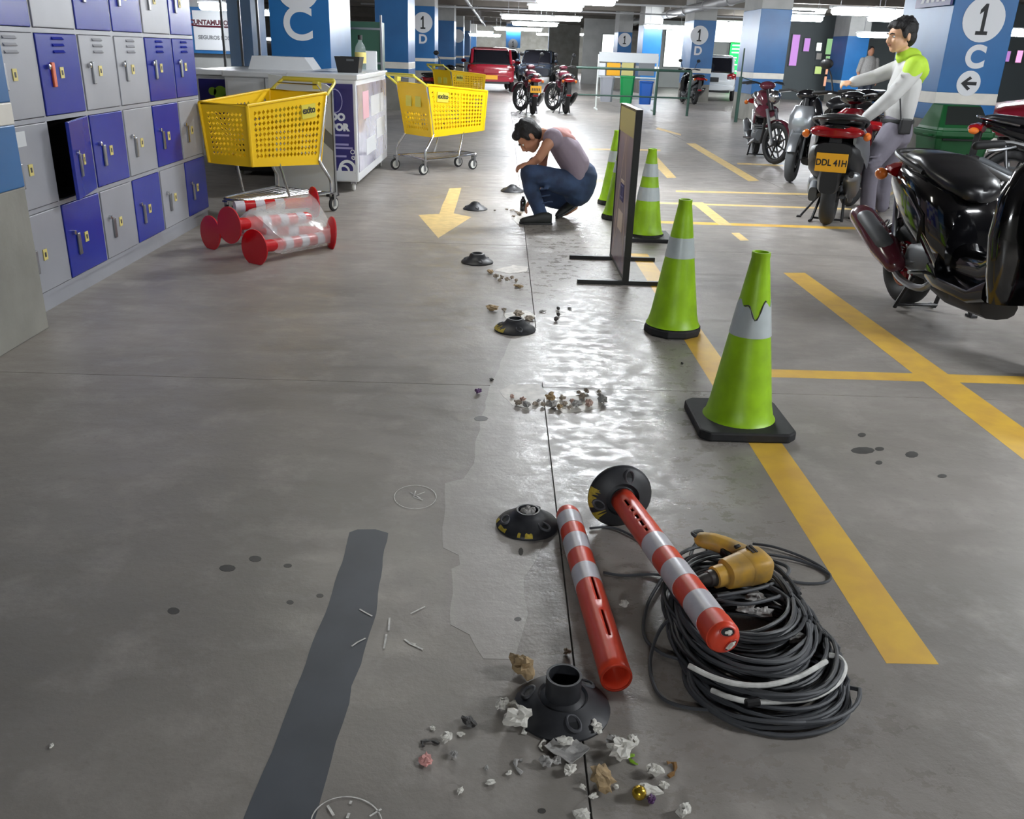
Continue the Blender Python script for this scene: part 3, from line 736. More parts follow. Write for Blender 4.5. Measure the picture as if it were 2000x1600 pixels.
def post_body(t, T, L, r, bands, slots, n=32, taper_tip=True, roll_hole=None):
    cuts = [c for s_ in slots for c in s_[:2]]+[L-0.025, L-0.012]
    rr = (lambda z: r if z < L-0.03 or not taper_tip else r*(1-((z-L+0.03)/0.03)**2*0.35))
    obj('tube', holed_tube(rr, rows_of(L, cuts), n, slots, T), 'post_red', t, sol=0.004)
    for (a, b) in bands:
        obj('reflective_band', MB().lathe([(r*0.995, a), (r*1.02, a), (r*1.02, b), (r*0.995, b)], n, T), 'refl_white', t)
# post lying on the floor, open end towards the camera
A = Vector((0.290, 1.588, 0.0385)); B = Vector((0.229, 2.355, 0.0385)); L = (B-A).length
t = thing('delineator_post', 'orange red post with white bands lying with its open end towards the camera', 'post', A)
x_, y_, z_ = fr(B-A)
T = axis_T(Vector((0, 0, 0)), B-A)
# angle of straight up inside the tube frame
upa = math.atan2((T.to_3x3().transposed() @ Vector((0, 0, 1))).y, (T.to_3x3().transposed() @ Vector((0, 0, 1))).x) % (2*PI)
sl = lambda a, b, w_=0.12: (a, b, upa-w_, upa+w_)
upa += 0.12
post_body(t, T, L, 0.0365, [(L-0.118, L-0.048), (L-0.258, L-0.178), (L-0.412, L-0.336)], [sl(0.11, 0.215), sl(0.255, 0.36)])
obj('end_rim', MB().lathe([(0.0365, 0), (0.0372, 0.004), (0.0325, 0.004), (0.0322, 0)], 32, T, closed=True), 'post_red', t)
obj('tip_cap', MB().lathe([(0.024, L), (0.0, L+0.001)], 24, T), 'post_red', t)
# post still fixed in its rubber base, propped on the cable coil
A = Vector((0.392, 2.33, 0.098)); B = Vector((0.512, 1.578, 0.165)); L = (B-A).length
t = thing('delineator_post', 'orange red post still in its black base, capped end propped on the cable coil', 'post', A)
T = axis_T(Vector((0, 0, 0)), B-A)
q = T.to_3x3().transposed() @ Vector((0, 0, 1)); upa = math.atan2(q.y, q.x) % (2*PI)+0.42
qc = T.to_3x3().transposed() @ Vector((-0.35, -1, 0.5)); upc = math.atan2(q.y, q.x) % (2*PI)
post_body(t, T, L, 0.0365, [(0.30, 0.385), (0.455, 0.54), (0.615, 0.70)], [sl(0.07, 0.115), sl(0.135, 0.155), sl(0.175, 0.205), sl(0.215, 0.25), sl(0.262, 0.285)], taper_tip=False)
obj('tube_end', MB().lathe([(0.0365, L-0.045), (0.0385, L-0.043), (0.0385, L-0.002), (0.0365, L)], 32, T), 'post_red', t)
obj('end_cap', MB().lathe([(0.0375, L-0.004), (0.0365, L+0.004), (0.031, L+0.012), (0.02, L+0.016), (0.0, L+0.017)], 32, T), 'post_red', t)
def crumple(c, r, seed=0, n=14, m_=9, flat=(1, 1, 1), rough_=0.45):
    mb = MB().ell((0, 0, 0), (1, 1, 1), n, m_); out = []
    for v in mb.v:
        k = noise.noise(v*1.7+Vector((seed*3.1, seed*1.7, seed)))*rough_*1.6+noise.noise(v*4+Vector((seed, 0, 5)))*rough_*0.8
        q = v*(1+k); out.append(Vector((q.x*flat[0], q.y*flat[1], q.z*flat[2]))*r+Vector(c))
    mb.v = out; return mb
cd_ = T.to_3x3().transposed() @ Vector((0.55, -0.1, 0.75)); ca = math.atan2(cd_.y, cd_.x)
for k, (aa, rr, fill) in enumerate(((ca+0.55, 0.021, 0), (ca-1.75, 0.017, 1))):
    HT = T @ Matrix.Translation((rr*math.cos(aa), rr*math.sin(aa), L+0.0135)) @ Matrix.Rotation(aa, 4, 'Z') @ Matrix.Rotation(0.30, 4, 'Y') @ Matrix.Diagonal((0.72, 1.15, 1, 1))
    obj('cap_opening', MB().lathe([(0.0145, 0.0), (0.0145, 0.0022), (0.0, 0.0022)], 24, HT), 'sign_black', t, smooth=False)
    obj('opening_lip', MB().torus((0, 0, 0.0022), 0.0148, 0.0016, 'Z', 24, 6, (1, 1), HT), 'post_in', t)
    w_ = crumple((0.0 if fill else -0.002, 0 if fill else -0.003, 0.001), 0.0125 if fill else 0.008, 20+k, 20, 12, (1, 1, 0.42), 0.3); w_.v = [HT @ v for v in w_.v]
    obj('paper_stuffing', w_, 'paper', t, smooth=False)
def base_profile(r, rc, h, hc):
    return [(r*0.99, 0.0), (r, 0.006), (r*0.93, 0.014), (r*0.72, 0.026), (r*0.52, 0.034+h*0.1), (rc*1.35, h*0.9), (rc*1.22, h), (rc*1.05, h+0.004), (rc*1.05, h+hc), (rc*0.9, h+hc), (rc*0.9, 0.012), (0.0, 0.012)]
def rubber_base(label, loc, r=0.1, rc=0.036, h=0.04, hc=0.045, rz=0, yellow=(), stuffed=False, parent=None, T=None, bolts=3):
    if parent: t = parent; T = T or Matrix()
    else: t = thing('bollard_base', label, 'bollard base', loc, rz, 'black bollard bases'); T = Matrix()
    host = obj('rubber_foot', MB().lathe(base_profile(r, rc, h, hc), 40, T), 'base_black', t, ang=0.9)
    for k in range(bolts):
        a = -PI*0.42+2*PI*k/bolts; rr = r*0.72
        # bolt pocket: raised oval lip with a dark hole
        z0 = 0.026; nrm = Vector((math.cos(a)*0.33, math.sin(a)*0.33, 1)).normalized()
        BT = T @ Matrix.Translation((math.cos(a)*rr, math.sin(a)*rr, z0)) @ nrm.to_track_quat('Z', 'Y').to_matrix().to_4x4() @ Matrix.Rotation(a, 4, 'Z') @ Matrix.Diagonal((1.35, 0.95, 1, 1))
        lip = obj('bolt_pocket', MB().lathe([(0.0175, -0.002), (0.0165, 0.003), (0.0135, 0.004), (0.0115, 0.001), (0.0105, -0.001), (0, -0.001)], 18, BT), 'base_worn', t, ang=1.2)
        obj('bolt_hole', MB().lathe([(0.0105, -0.0003), (0.0, -0.0003)], 14, BT @ Matrix.Translation((0.001, 0, 0.0006))), 'sign_black', t)
    for (a0, a1, w_) in yellow:
        vs = []; fs = []; N_ = 24
        for i in range(N_+1):
            a = a0+(a1-a0)*i/N_; j = max(0.05, 0.7+1.6*noise.noise(Vector((a*14, w_*9, 1))))
            for rr, zz in ((r*0.999, 0.0085), (r*0.93+0.001, 0.0158), (r*(0.93-w_*j)+0.001, 0.0158+w_*j*0.05)): vs.append(Vector((rr*math.cos(a), rr*math.sin(a), zz)))
            if i: k = 3*i; fs += [(k-3, k, k+1, k-2), (k-2, k+1, k+2, k-1)]
        obj('yellow_paint', MB().add(vs, fs, T), 'worn_yellow', t)
    if stuffed: 
        for k in range(5): obj('paper_wad', crumple((0.012*math.cos(k*1.3), 0.012*math.sin(k*1.3), h*0.9), 0.013, k+3), 'paper_grey', t, smooth=False)
    return t
# the base still on the propped post
DT = T @ Matrix.Translation((0, 0, -0.035))
rubber_base('', None, 0.1, 0.036, 0.03, 0.008, parent=t, T=DT @ Matrix.Rotation(2.6, 4, 'Z'), yellow=[(0.15, 0.85, 0.16), (1.05, 1.35, 0.2)])
obj('base_underside', MB().lathe([(0.099, 0), (0, 0)], 32, DT), 'rubber', t)
rubber_base('black bollard base with a tall open collar among the paper scraps', (0.166, 1.532, 0), 0.106, 0.037, 0.036, 0.055, rz=0.0)
rubber_base('black bollard base stuffed with paper beside the tip of the lying post', (0.11, 2.335, 0), 0.096, 0.034, 0.048, 0.006, yellow=[(2.5, 2.75, 0.05), (3.0, 3.4, 0.03), (3.85, 3.95, 0.08), (4.1, 4.35, 0.05)], stuffed=True, rz=0.5)
rubber_base('black bollard base with a yellow-painted side, third from the camera', (0.095, 4.36, 0), 0.108, 0.036, 0.056, 0.006, yellow=[(2.7, 3.6, 0.3), (3.6, 4.1, 0.16)])
rubber_base('black bollard base beside the second heap of rubble', (-0.145, 5.90, 0), 0.11, 0.038, 0.06, 0.004)
rubber_base('small bollard base between the floor arrow and the squatting man', (-0.225, 8.06, 0), 0.112, 0.03, 0.062, 0.004)
rubber_base('farthest bollard base, behind the squatting man knees', (0.125, 9.25, 0), 0.125, 0.03, 0.062, 0.004)

# ================================================================ coil of cable
co = thing('cable_coil', 'large flattened coil of black cable with a stretch of white lead', 'cable', (0.62, 1.76, 0))
random.seed(3)
def coil(cx, cy, rx, ry, z0, z1, turns, seed, r=0.0048, spread=0.03, tilt=0.0, rot=0.0, a_end=None):
    pts = []; N_ = 40
    for i in range(int(turns*N_)):
        a = 2*PI*i/N_; u = i/(turns*N_); k = int(i/N_)
        w_ = noise.noise(Vector((seed*7.3+k*0.37+math.cos(a)*0.35, math.sin(a)*0.35, seed)))
        w2 = noise.noise(Vector((seed*2.1+i/N_*0.9, 3.3, seed*1.9)))
        R_ = 1+w_*spread/rx*1.6+w2*spread/rx
        z = z0+(z1-z0)*(0.5+0.5*math.sin(k*2.4+seed))+0.012*noise.noise(Vector((a, k*0.9, seed+9)))
        lx_, ly_ = rx*R_*math.cos(a), ry*R_*math.sin(a)
        z += tilt*(ly_/ry)
        pts.append(Vector((cx+lx_*math.cos(rot)-ly_*math.sin(rot), cy+lx_*math.sin(rot)+ly_*math.cos(rot), max(r, z))))
    return pts
cable_sets = [(-0.01, 0.10, 0.150, 0.185, 0.008, 0.10, 9, 1), (0.0, 0.02, 0.165, 0.20, 0.006, 0.085, 9, 2), (0.01, -0.02, 0.175, 0.205, 0.006, 0.07, 8, 3), (0.02, -0.06, 0.18, 0.19, 0.006, 0.06, 8, 4),
              (0.0, 0.08, 0.14, 0.175, 0.06, 0.105, 6, 5), (0.025, -0.15, 0.172, 0.145, 0.006, 0.03, 7, 6), (-0.005, 0.0, 0.15, 0.19, 0.05, 0.095, 6, 8)]
for q in cable_sets:
    obj('cable_loops', MB().tube(coil(*q, spread=0.026), 0.0052, 7), 'cable' if q[7] % 2 else 'cable_grey', co)['kind'] = 'stuff'
# white lead: two arcs on the near side
def arc_px(pts, z): return [P(x, y, zz)-Vector(co.location) for (x, y), zz in zip(pts, z)]
def smooth_path(pts, k=6):
    out = []
    for i in range(len(pts)-1):
        p0, p1, p2, p3 = pts[max(i-1, 0)], pts[i], pts[i+1], pts[min(i+2, len(pts)-1)]
        for j in range(k):
            u = j/k; out.append(0.5*((2*p1)+(p2-p0)*u+(2*p0-5*p1+4*p2-p3)*u*u+(-p0+3*p1-3*p2+p3)*u**3))
    return out+[pts[-1]]
pts = arc_px([(1345, 1300), (1390, 1322), (1440, 1336), (1500, 1338), (1560, 1322), (1614, 1292)], [0.08, 0.075, 0.072, 0.072, 0.075, 0.08])
obj('white_lead', MB().tube(smooth_path(pts), 0.0062, 8), 'cable_white', co)
pts = arc_px([(1390, 1348), (1425, 1362), (1465, 1370), (1530, 1370), (1590, 1362), (1636, 1335), (1650, 1305), (1640, 1285), (1620, 1280)], [0.04, 0.045, 0.045, 0.045, 0.045, 0.05, 0.055, 0.06, 0.055])
obj('white_lead', MB().tube(smooth_path(pts), 0.0062, 8), 'cable_white', co)
obj('tape_wrap', MB().tube(arc_px([(1457, 1374), (1482, 1371)], [0.05, 0.05]), 0.0095, 8), 'black', co)
# loose ends
for pts, z, r in [([(1300, 1120), (1265, 1180), (1258, 1240), (1290, 1275), (1330, 1290), (1380, 1320), (1440, 1350)], [0.01]*7, 0.0045),
                  ([(1352, 1220), (1335, 1203), (1300, 1216), (1276, 1260), (1270, 1310), (1290, 1360), (1340, 1382), (1420, 1388)], [0.06, 0.055, 0.04, 0.02, 0.006, 0.006, 0.006, 0.006], 0.0045),
                  ([(1470, 1062), (1510, 1068), (1560, 1085), (1600, 1105), (1622, 1125), (1610, 1138), (1560, 1138), (1490, 1120)], [0.01, 0.01, 0.006, 0.006, 0.006, 0.006, 0.006, 0.02], 0.004),
                  ([(1480, 1080), (1540, 1090), (1590, 1105), (1620, 1122)], [0.02, 0.01, 0.006, 0.006], 0.0045),
                  ([(1152, 1032), (1180, 1030), (1210, 1035), (1260, 1060), (1330, 1090), (1360, 1105)], [0.006, 0.006, 0.006, 0.006, 0.02, 0.05], 0.0038),
                  ([(1178, 1118), (1215, 1124), (1275, 1122), (1320, 1128)], [0.006, 0.006, 0.006, 0.02], 0.0042),
                  ([(1380, 1075), (1440, 1072), (1490, 1090), (1538, 1108), (1530, 1130), (1480, 1150), (1400, 1165)], [0.07, 0.06, 0.07, 0.075, 0.09, 0.1, 0.1], 0.005),
                  ([(1400, 1172), (1460, 1180), (1540, 1160), (1560, 1150)], [0.1, 0.1, 0.09, 0.05], 0.005)]:
    obj('loose_cable', MB().tube(smooth_path(arc_px(pts, z)), r, 7), 'cable_grey', co)
for k, (x, y) in enumerate([(1475, 1165), (1460, 1190), (1490, 1195), (1555, 1245)]):
    obj('foil_scrap', crumple((0, 0, 0), 0.014, 40+k, 16, 10, (1.6, 1, 0.7)), 'paper_grey', co, smooth=False).location = P(x, y, 0.075)-Vector(co.location)

# ================================================================ corded drill lying on the coil
z_d = 0.128
c0 = P(1368, 1136, z_d); c1 = P(1490, 1100, z_d+0.01)
dr = thing('power_drill', 'dusty yellow corded drill lying on the cable coil', 'drill', c0)
X = (c1-c0).normalized(); hdl = (P(1398, 1046, z_d+0.01)-P(1475, 1085, z_d)); Yv = (hdl-X*hdl.dot(X)).normalized(); Zv = X.cross(Yv)
if Zv.z < 0: Zv = -Zv
DM = Matrix((X, Yv, Zv)).transposed().to_4x4(); DL = (c1-c0).length
def dx(secs, n=16): return MB().lx(secs, n, DM)
k = DL/0.24
obj('chuck', MB().lx([(-0.012, 0, .008, .008, 2), (0.0, 0, .015, .015, 2), (0.022, 0, .018, .018, 2), (0.024, 0, .021, .021, 2), (0.05*k, 0, .022, .022, 2)], 16, DM), 'drill_dark', dr)
obj('collar', MB().lx([(0.05*k, 0, .024, .024, 2), (0.052*k, 0, .028, .028, 2), (0.085*k, 0, .029, .029, 2), (0.088*k, 0, .026, .026, 2)], 18, DM), 'drill_yellow', dr)
obj('gear_case', MB().lx([(0.086*k, 0, .026, .028, 2.2), (0.095*k, 0, .036, .036, 2.6), (0.15*k, 0, .041, .037, 3), (0.165*k, 0, .043, .038, 3)], 18, DM), 'drill_yellow', dr)
obj('motor_housing', MB().lx([(0.163*k, 0, .041, .037, 3), (0.17*k, 0, .045, .039, 3), (0.225*k, 0, .044, .038, 4), (0.24*k, 0, .041, .035, 4), (0.249*k, 0, .033, .029, 3.4)], 18, DM), 'drill_yellow', dr)
hp = [(0.205, 0.03, 0), (0.197, 0.06, 0), (0.178, 0.093, 0.002), (0.15, 0.118, 0.004), (0.122, 0.132, 0.006)]
obj('handle_grip', MB().cap_tube([DM @ Vector((a*k, b, c)) for a, b, c in hp], [0.036, 0.030, 0.027, 0.026, 0.023], 14, (1.0, 0.86)), 'drill_yellow', dr)
obj('trigger', MB().box((0.158*k, 0.066, 0), (0.022, 0.03, 0.022), DM), 'black', dr, bev=0.004)
obj('vent_slots', MB().box((0.20*k, 0.02, 0.037), (0.006, 0.03, 0.006), DM).box((0.212*k, 0.02, 0.037), (0.006, 0.03, 0.006), DM), 'drill_dark', dr)
obj('switch_lock', MB().box((0.185*k, 0.055, 0.026), (0.016, 0.01, 0.008), DM), 'black', dr, bev=0.002)
e = DM @ Vector((0.118*k, 0.135, 0.006))
pts = [e, e+Vector((-0.022, 0.012, 0.012)), P(1372, 1040, 0.12)-c0, P(1352, 1075, 0.09)-c0, P(1345, 1115, 0.09)-c0]
obj('cord_sleeve', MB().tube(smooth_path(pts[:2], 3), [0.0085, 0.008, 0.007, 0.006], 8), 'black', dr)
obj('cord', MB().tube(smooth_path(pts), 0.0052, 7), 'cable', dr)

# ================================================================ scraps on the floor
def scrap(name, label, x, y, wpx, m_, kind='wad', seed=0, group='paper scraps around the tall collared base', cat='scrap'):
    p = P(x, y); dist = (P(x, y)-EYE).length; r = wpx/2*dist/FPX
    if kind == 'wad': mb = crumple((0, 0, 0), r*0.92, seed, 14, 9, (1, 0.8, 0.7), 0.5)
    elif kind == 'flat': mb = crumple((0, 0, 0), r, seed, 14, 8, (1, 0.65, 0.3), 0.5)
    elif kind == 'curl':
        pts = [Vector((r*math.cos(a)*(1+0.2*math.sin(a*3+seed)), r*0.7*math.sin(a), 0)) for a in [0.3+k*0.5+seed for k in range(7)]]
        mb = MB().tube(pts, [r*0.2+0.12*r*math.sin(k*2.1+seed) for k in range(7)], 5, sq=(1, 0.5))
    elif kind == 'ball': mb = MB().ell((0, 0, 0), (r, r, r), 20, 12)
    elif kind == 'sheet':
        n = 9; vs = [];fs = []
        for i in range(n):
            for j in range(n):
                u, v = (i/(n-1)-0.5)*2, (j/(n-1)-0.5)*2
                z = 0.10*r*abs(noise.noise(Vector((u*1.6+seed, v*1.6, seed))))*2+0.16*r*max(abs(u), abs(v))**4
                vs.append(Vector((u*r*0.85+v*r*0.25, v*r*0.75-u*r*0.3, z)))
        fs = [(i*n+j, i*n+j+1, (i+1)*n+j+1, (i+1)*n+j) for i in range(n-1) for j in range(n-1)]
        mb = MB().add(vs, fs)
    zmin = min(v.z for v in mb.v)
    mb.v = [v-Vector((0, 0, zmin)) for v in mb.v]
    o = obj(name, mb, m_, smooth=(kind == 'ball'), sol=(0.0012 if kind == 'sheet' else 0))
    o.location = (p.x, p.y, 0.0005); o.rotation_euler = (0, 0, seed*1.3)
    return tag(o, label, cat, group)
SC = [('paper_scrap', 'squarish white paper scrap left of the tall collared base', 980, 1384, 26, 'paper', 'wad'), ('paper_scrap', 'long folded white paper scrap touching the left rim of the base', 1006, 1386, 32, 'paper', 'flat'),
      ('paper_scrap', 'large torn white paper below left of the base', 1012, 1418, 50, 'paper', 'wad'), ('paper_scrap', 'white paper ring scrap beside the large torn paper', 1038, 1425, 34, 'paper', 'curl'),
      ('paper_scrap', 'lone round white wad against the right rim of the base', 1163, 1430, 29, 'paper', 'wad'), ('paper_packet', 'flattened square white packet with a raised rim in front of the base', 1107, 1466, 70, 'paper_grey', 'sheet'),
      ('paper_scrap', 'white crumb resting over the flat packet', 1104, 1452, 36, 'paper', 'flat'), ('paper_scrap', 'crumpled pinkish white wad left of the flat packet', 1064, 1458, 24, 'paper', 'curl'),
      ('paper_scrap', 'grey white wad below left of the flat packet', 1066, 1496, 26, 'paper_grey', 'wad'), ('paper_scrap', 'small wad touching the corner of the flat packet', 1087, 1492, 18, 'paper_grey', 'wad'),
      ('paper_scrap', 'white wad under the lower corner of the flat packet', 1113, 1510, 24, 'paper', 'wad'), ('paper_curl', 'coiled paper strips left of the flat packet', 1020, 1498, 34, 'paper_grey', 'curl'),
      ('paper_scrap', 'upright wad left of the clear wrapper', 1196, 1456, 26, 'paper_grey', 'wad'), ('clear_wrapper', 'crumpled whitish wrapper beside the green scrap', 1213, 1478, 46, 'paper', 'wad'),
      ('paper_scrap', 'white wad just above the green scrap', 1234, 1456, 26, 'paper', 'wad'), ('green_wrapper', 'bright green wrapper curl', 1244, 1486, 30, 'green_bit', 'curl'),
      ('paper_scrap', 'white wad beside the brown rusty scrap', 1279, 1514, 30, 'paper', 'wad'), ('rusty_scrap', 'brown rusty scrap at the right of the litter', 1304, 1504, 36, 'rust_bit', 'curl'),
      ('brown_paper', 'large bent brown paper strip', 1174, 1530, 58, 'paper_brown', 'flat'), ('paper_scrap', 'white paper wad behind the gold ball', 1267, 1552, 38, 'paper', 'flat'),
      ('gold_ball', 'shiny gold foil ball', 1247, 1560, 26, 'gold', 'ball'), ('purple_scrap', 'purple wrapper scrap right of the gold ball', 1271, 1568, 18, 'purple_bit', 'wad'),
      ('paper_scrap', 'small white scrap right of the gold ball', 1295, 1541, 18, 'paper', 'wad'), ('paper_scrap', 'white scrap cut by the bottom edge left of the pile', 1136, 1596, 32, 'paper', 'flat'),
      ('paper_scrap', 'white wad cut by the bottom edge at the right', 1335, 1594, 30, 'paper', 'wad'), ('dark_scrap', 'dark folded scrap with a stalk at the upper left', 916, 1415, 28, 'dark_bit', 'flat'),
      ('black_clip', 'black and grey clip scrap at far left of the litter', 840, 1458, 32, 'dark_bit', 'curl'), ('paper_scrap', 'white wad right of the black clip', 874, 1448, 22, 'paper', 'wad'),
      ('pink_scrap', 'pink paper scrap below the black clip', 833, 1488, 28, 'pink_bit', 'flat'), ('paper_scrap', 'grey wad right of the pink scrap', 887, 1479, 16, 'paper_grey', 'wad'),
      ('paper_scrap', 'thin upright white flake below the pink scrap and to its right', 958, 1531, 16, 'paper', 'flat'), ('paper_scrap', 'rounded white flake lowest at the left', 899, 1547, 15, 'paper', 'flat'),
      ('paper_scrap', 'tiny white flake above the black clip', 845, 1425, 13, 'paper', 'flat'), ('paper_scrap', 'tiny oval flake left of the dark scrap', 899, 1436, 13, 'paper', 'flat'),
      ('paper_scrap', 'small white flake in the middle of the litter', 994, 1512, 12, 'paper', 'flat'), ('paper_scrap', 'pale grey speck left of the coiled strips', 950, 1503, 9, 'paper_grey', 'wad'),
      ('paper_scrap', 'white flake at the left foot of the brown strip', 1138, 1542, 12, 'paper', 'wad'), ('paper_scrap', 'white flake under the brown strip', 1158, 1558, 16, 'paper', 'flat'), ('paper_scrap', 'white flake at the right foot of the brown strip', 1203, 1541, 11, 'paper', 'wad'),
      ('brown_paper', 'crumpled tan paper with a dark corner behind the base', 1019, 1316, 52, 'paper_brown', 'wad'), ('pebble', 'grey pebble behind the collar of the base', 1107, 1278, 15, 'rubble', 'wad'),
      ('paper_scrap', 'white wad alone between the lying post and the cable coil', 1219, 1187, 20, 'paper', 'wad'), ('paper_scrap', 'white flake alone on the floor at the far left', 101, 1459, 10, 'paper', 'flat')]
for k, (n_, l, x, y, wpx, m_, kind) in enumerate(SC):
    scrap(n_, l, x, y, wpx, m_, kind, k*0.7+1)
# rubble beside the holes left by the old posts
RB = [(1012, 792, 14), (1000, 778, 10), (1028, 796, 16), (1045, 792, 12), (1060, 795, 12), (1075, 782, 20), (1080, 796, 18), (1098, 782, 13), (1103, 792, 11), (1117, 788, 12), (1125, 796, 18), (1137, 780, 16), (1145, 768, 12), (1150, 794, 18), (1176, 788, 22), (1170, 768, 9),
      (1092, 800, 14), (1020, 784, 11), (1052, 786, 9), (1130, 770, 9), (1112, 800, 9)]
wh = ['leftmost', 'second from the left', 'low left', 'left of centre', 'centre left', 'dark tall', 'low central', 'central', 'central small', 'upper central', 'low right of centre', 'upper right of centre', 'topmost right', 'pale flat right', 'largest, round, at the right end', 'small dark upper right', 'dark, nearest the camera', 'pinkish left', 'small centre left', 'small topmost', 'small nearest']
for k, (x, y, s_) in enumerate(RB):
    scrap('rubble_piece', 'rubble chunk of the nearest heap on the crossing joint: '+wh[k], x, y, s_, ['rubble', 'rubble_pink', 'paper_grey', 'rubble'][k % 4] if k not in (5, 16) else 'paper_brown', 'wad', k+60, 'rubble heap on the crossing joint', 'rubble')
RB2 = [(957, 534, 18, 'dark clump at the left end'), (968, 543, 10, 'flat bit after the dark clump'), (980, 546, 10, 'third bit from the left'), (990, 549, 9, 'middle bit'), (1000, 546, 9, 'upper bit right of the middle'), (1008, 551, 8, 'small bit near the right end'), (1013, 562, 18, 'pale ring at the right end'), (975, 550, 8, 'low bit left of the middle')]
for x, y, s_, l in RB2: scrap('rubble_piece', 'second rubble heap beside its bollard base: '+l, x, y, s_, 'paper_brown' if s_ > 12 else 'rubble', 'wad' if s_ < 15 else 'flat', x*0.1, 'second rubble heap', 'rubble')
RB3 = [(963, 607, 26, 'brown flat scrap left behind the yellow-sided base', 'paper_brown', 'flat'), (1090, 606, 8, 'upper of three dark crumbs on the bright floor', 'dark_bit', 'wad'), (1090, 618, 9, 'middle of three dark crumbs on the bright floor', 'dark_bit', 'wad'), (1086, 628, 11, 'lowest of three dark crumbs on the bright floor', 'dark_bit', 'wad'),
       (1060, 610, 12, 'pale chip just right of the joint', 'paper_grey', 'flat'), (1113, 604, 9, 'flat dark crumb to the right of the three crumbs', 'dark_bit', 'flat'), (934, 769, 14, 'small dark blue crumb left of the nearest rubble heap', 'purple_bit', 'wad'), (960, 743, 11, 'dark crumb above the blue crumb', 'dark_bit', 'flat'),
       (1013, 618, 30, 'dusty flattened rubble behind the yellow-sided base', 'rubble', 'flat'), (1033, 625, 24, 'dusty rubble strip near the joint', 'rubble', 'flat'), (984, 608, 9, 'tiny dusty crumb beside the brown scrap', 'rubble', 'wad'), (1332, 712, 6, 'tiny dark crumb near the round-based cone', 'dark_bit', 'wad')]
for x, y, s_, l, m_, kd in RB3: scrap('floor_crumb', l, x, y, s_, m_, kd, x*0.13, None, 'crumb')
for k, (x, y, s_, l) in enumerate([(1000, 412, 9, 'rubble bit left of the dark bottle'), (1008, 415, 9, 'second rubble bit by the dark bottle'), (990, 410, 6, 'small rubble bit farther left of the dark bottle'), (1015, 420, 16, 'rubble patch under the squatting man toes'), (966, 412, 5, 'tiny crumb between bollard base and bottle'), (1003, 424, 10, 'flat crumb before the toes of the squatting man')]):
    scrap('rubble_piece', l, x, y, s_, 'rubble', 'flat', k+90, 'rubble by the squatting man', 'rubble')
q = P(1021, 411); bt = thing('bottle', 'small dark bottle standing before the squatting man', 'bottle', q)
obj('bottle_body', MB().lathe([(0.0, 0), (0.026, 0.001), (0.027, 0.01), (0.027, 0.085), (0.02, 0.1), (0.012, 0.11)], 18), 'gloss_black', bt)
obj('cap', MB().lathe([(0.014, 0.106), (0.014, 0.128), (0, 0.128)], 14), 'black', bt)
# ================================================================ freezers and what stands on them
def freezer(label, x0, x1, y0, y1, z0, z1, front_m, cat='freezer', lid=True):
    t = thing('chest_freezer', label, cat, ((x0+x1)/2, y0, 0))
    w_, d = x1-x0, y1-y0
    obj('cabinet', MB().box((0, d/2, (z0+z1)/2), (w_, d, z1-z0)), 'freezer', t, smooth=False, bev=0.012)
    obj('front_panel', MB().box((0, -0.004, (z0+z1)/2+0.02), (w_-0.06, 0.012, z1-z0-0.12)), front_m, t, smooth=False)
    for sx in (-1, 1):
        for yy in (0.12, d-0.12):
            c = obj('castor', MB().lathe([(0.0, -0.014), (0.035, -0.014), (0.042, -0.006), (0.042, 0.006), (0.035, 0.014), (0.0, 0.014)], 16, TR((sx*(w_/2-0.07), yy, 0.042), 0, PI/2)), 'wheel_white', t)
            obj('castor_fork', MB().box((sx*(w_/2-0.07), yy, (0.07+z0)/2), (0.05, 0.04, z0-0.07+0.01)), 'steel', t, smooth=False)
    return t, w_, d
f1x0, f1x1 = -2.02, P(698, 380).x
Y0 = 8.82; zt = PY(693, 147, Y0).z
f1, w1, d1 = freezer('white island freezer with a purple printed front and glossy lilac side', f1x0, f1x1, Y0, 11.05, 0.10, zt-0.04, 'purple')
obj('lid_frame', MB().box((0, d1/2, zt-0.02), (w1+0.04, d1+0.04, 0.05)), 'freezer', f1, smooth=False, bev=0.01)
obj('side_sheet', MB().box((w1/2+0.004, d1/2, (zt+0.1)/2), (0.008, d1-0.06, zt-0.28)), 'freezer_side', f1, smooth=False)  # lilac sheet with paler patches laid over the white side
for (a, b, c, d_) in [(0.35, 0.75, zt-0.42, zt-0.16), (0.9, 1.9, 0.66, 0.86), (0.5, 1.2, 0.30, 0.46), (1.3, 2.0, 0.40, 0.60)]:
    obj('side_patch', MB().box((w1/2+0.009, (a+b)/2, (c+d_)/2), (0.003, b-a, d_-c)), 'pink_label' if a == 0.35 else 'freezer', f1, smooth=False)
def f1t(s_, xx, yy, size, m_='sign_white', bold=0.0): 
    q = PY(xx, yy, Y0); text(s_, size, m_, f1, front(q.x-f1.location.x, -0.0115, q.z), bold=bold)
f1t('DO', 660, 229, 0.088, bold=0.006); f1t('POR', 664, 249, 0.088, bold=0.006)
for xx, yy, wl in ((667, 264, .15), (668, 282, .13), (672, 289, .17), (666, 305, .11)):
    q = PY(xx, yy, Y0); obj('small_print', MB().box((q.x-f1.location.x, -0.0115, q.z), (wl, 0.003, 0.018)), 'lilac', f1, smooth=False)
q = PY(654, 197, Y0); 
obj('shield_print', MB().torus((0, 0, 0), 0.07, 0.004, 'Z', 18, 5, (1, 0.4), front(q.x-f1.location.x, -0.0115, q.z) @ Matrix.Diagonal((1, 1.5, 1, 1))), 'lilac', f1)
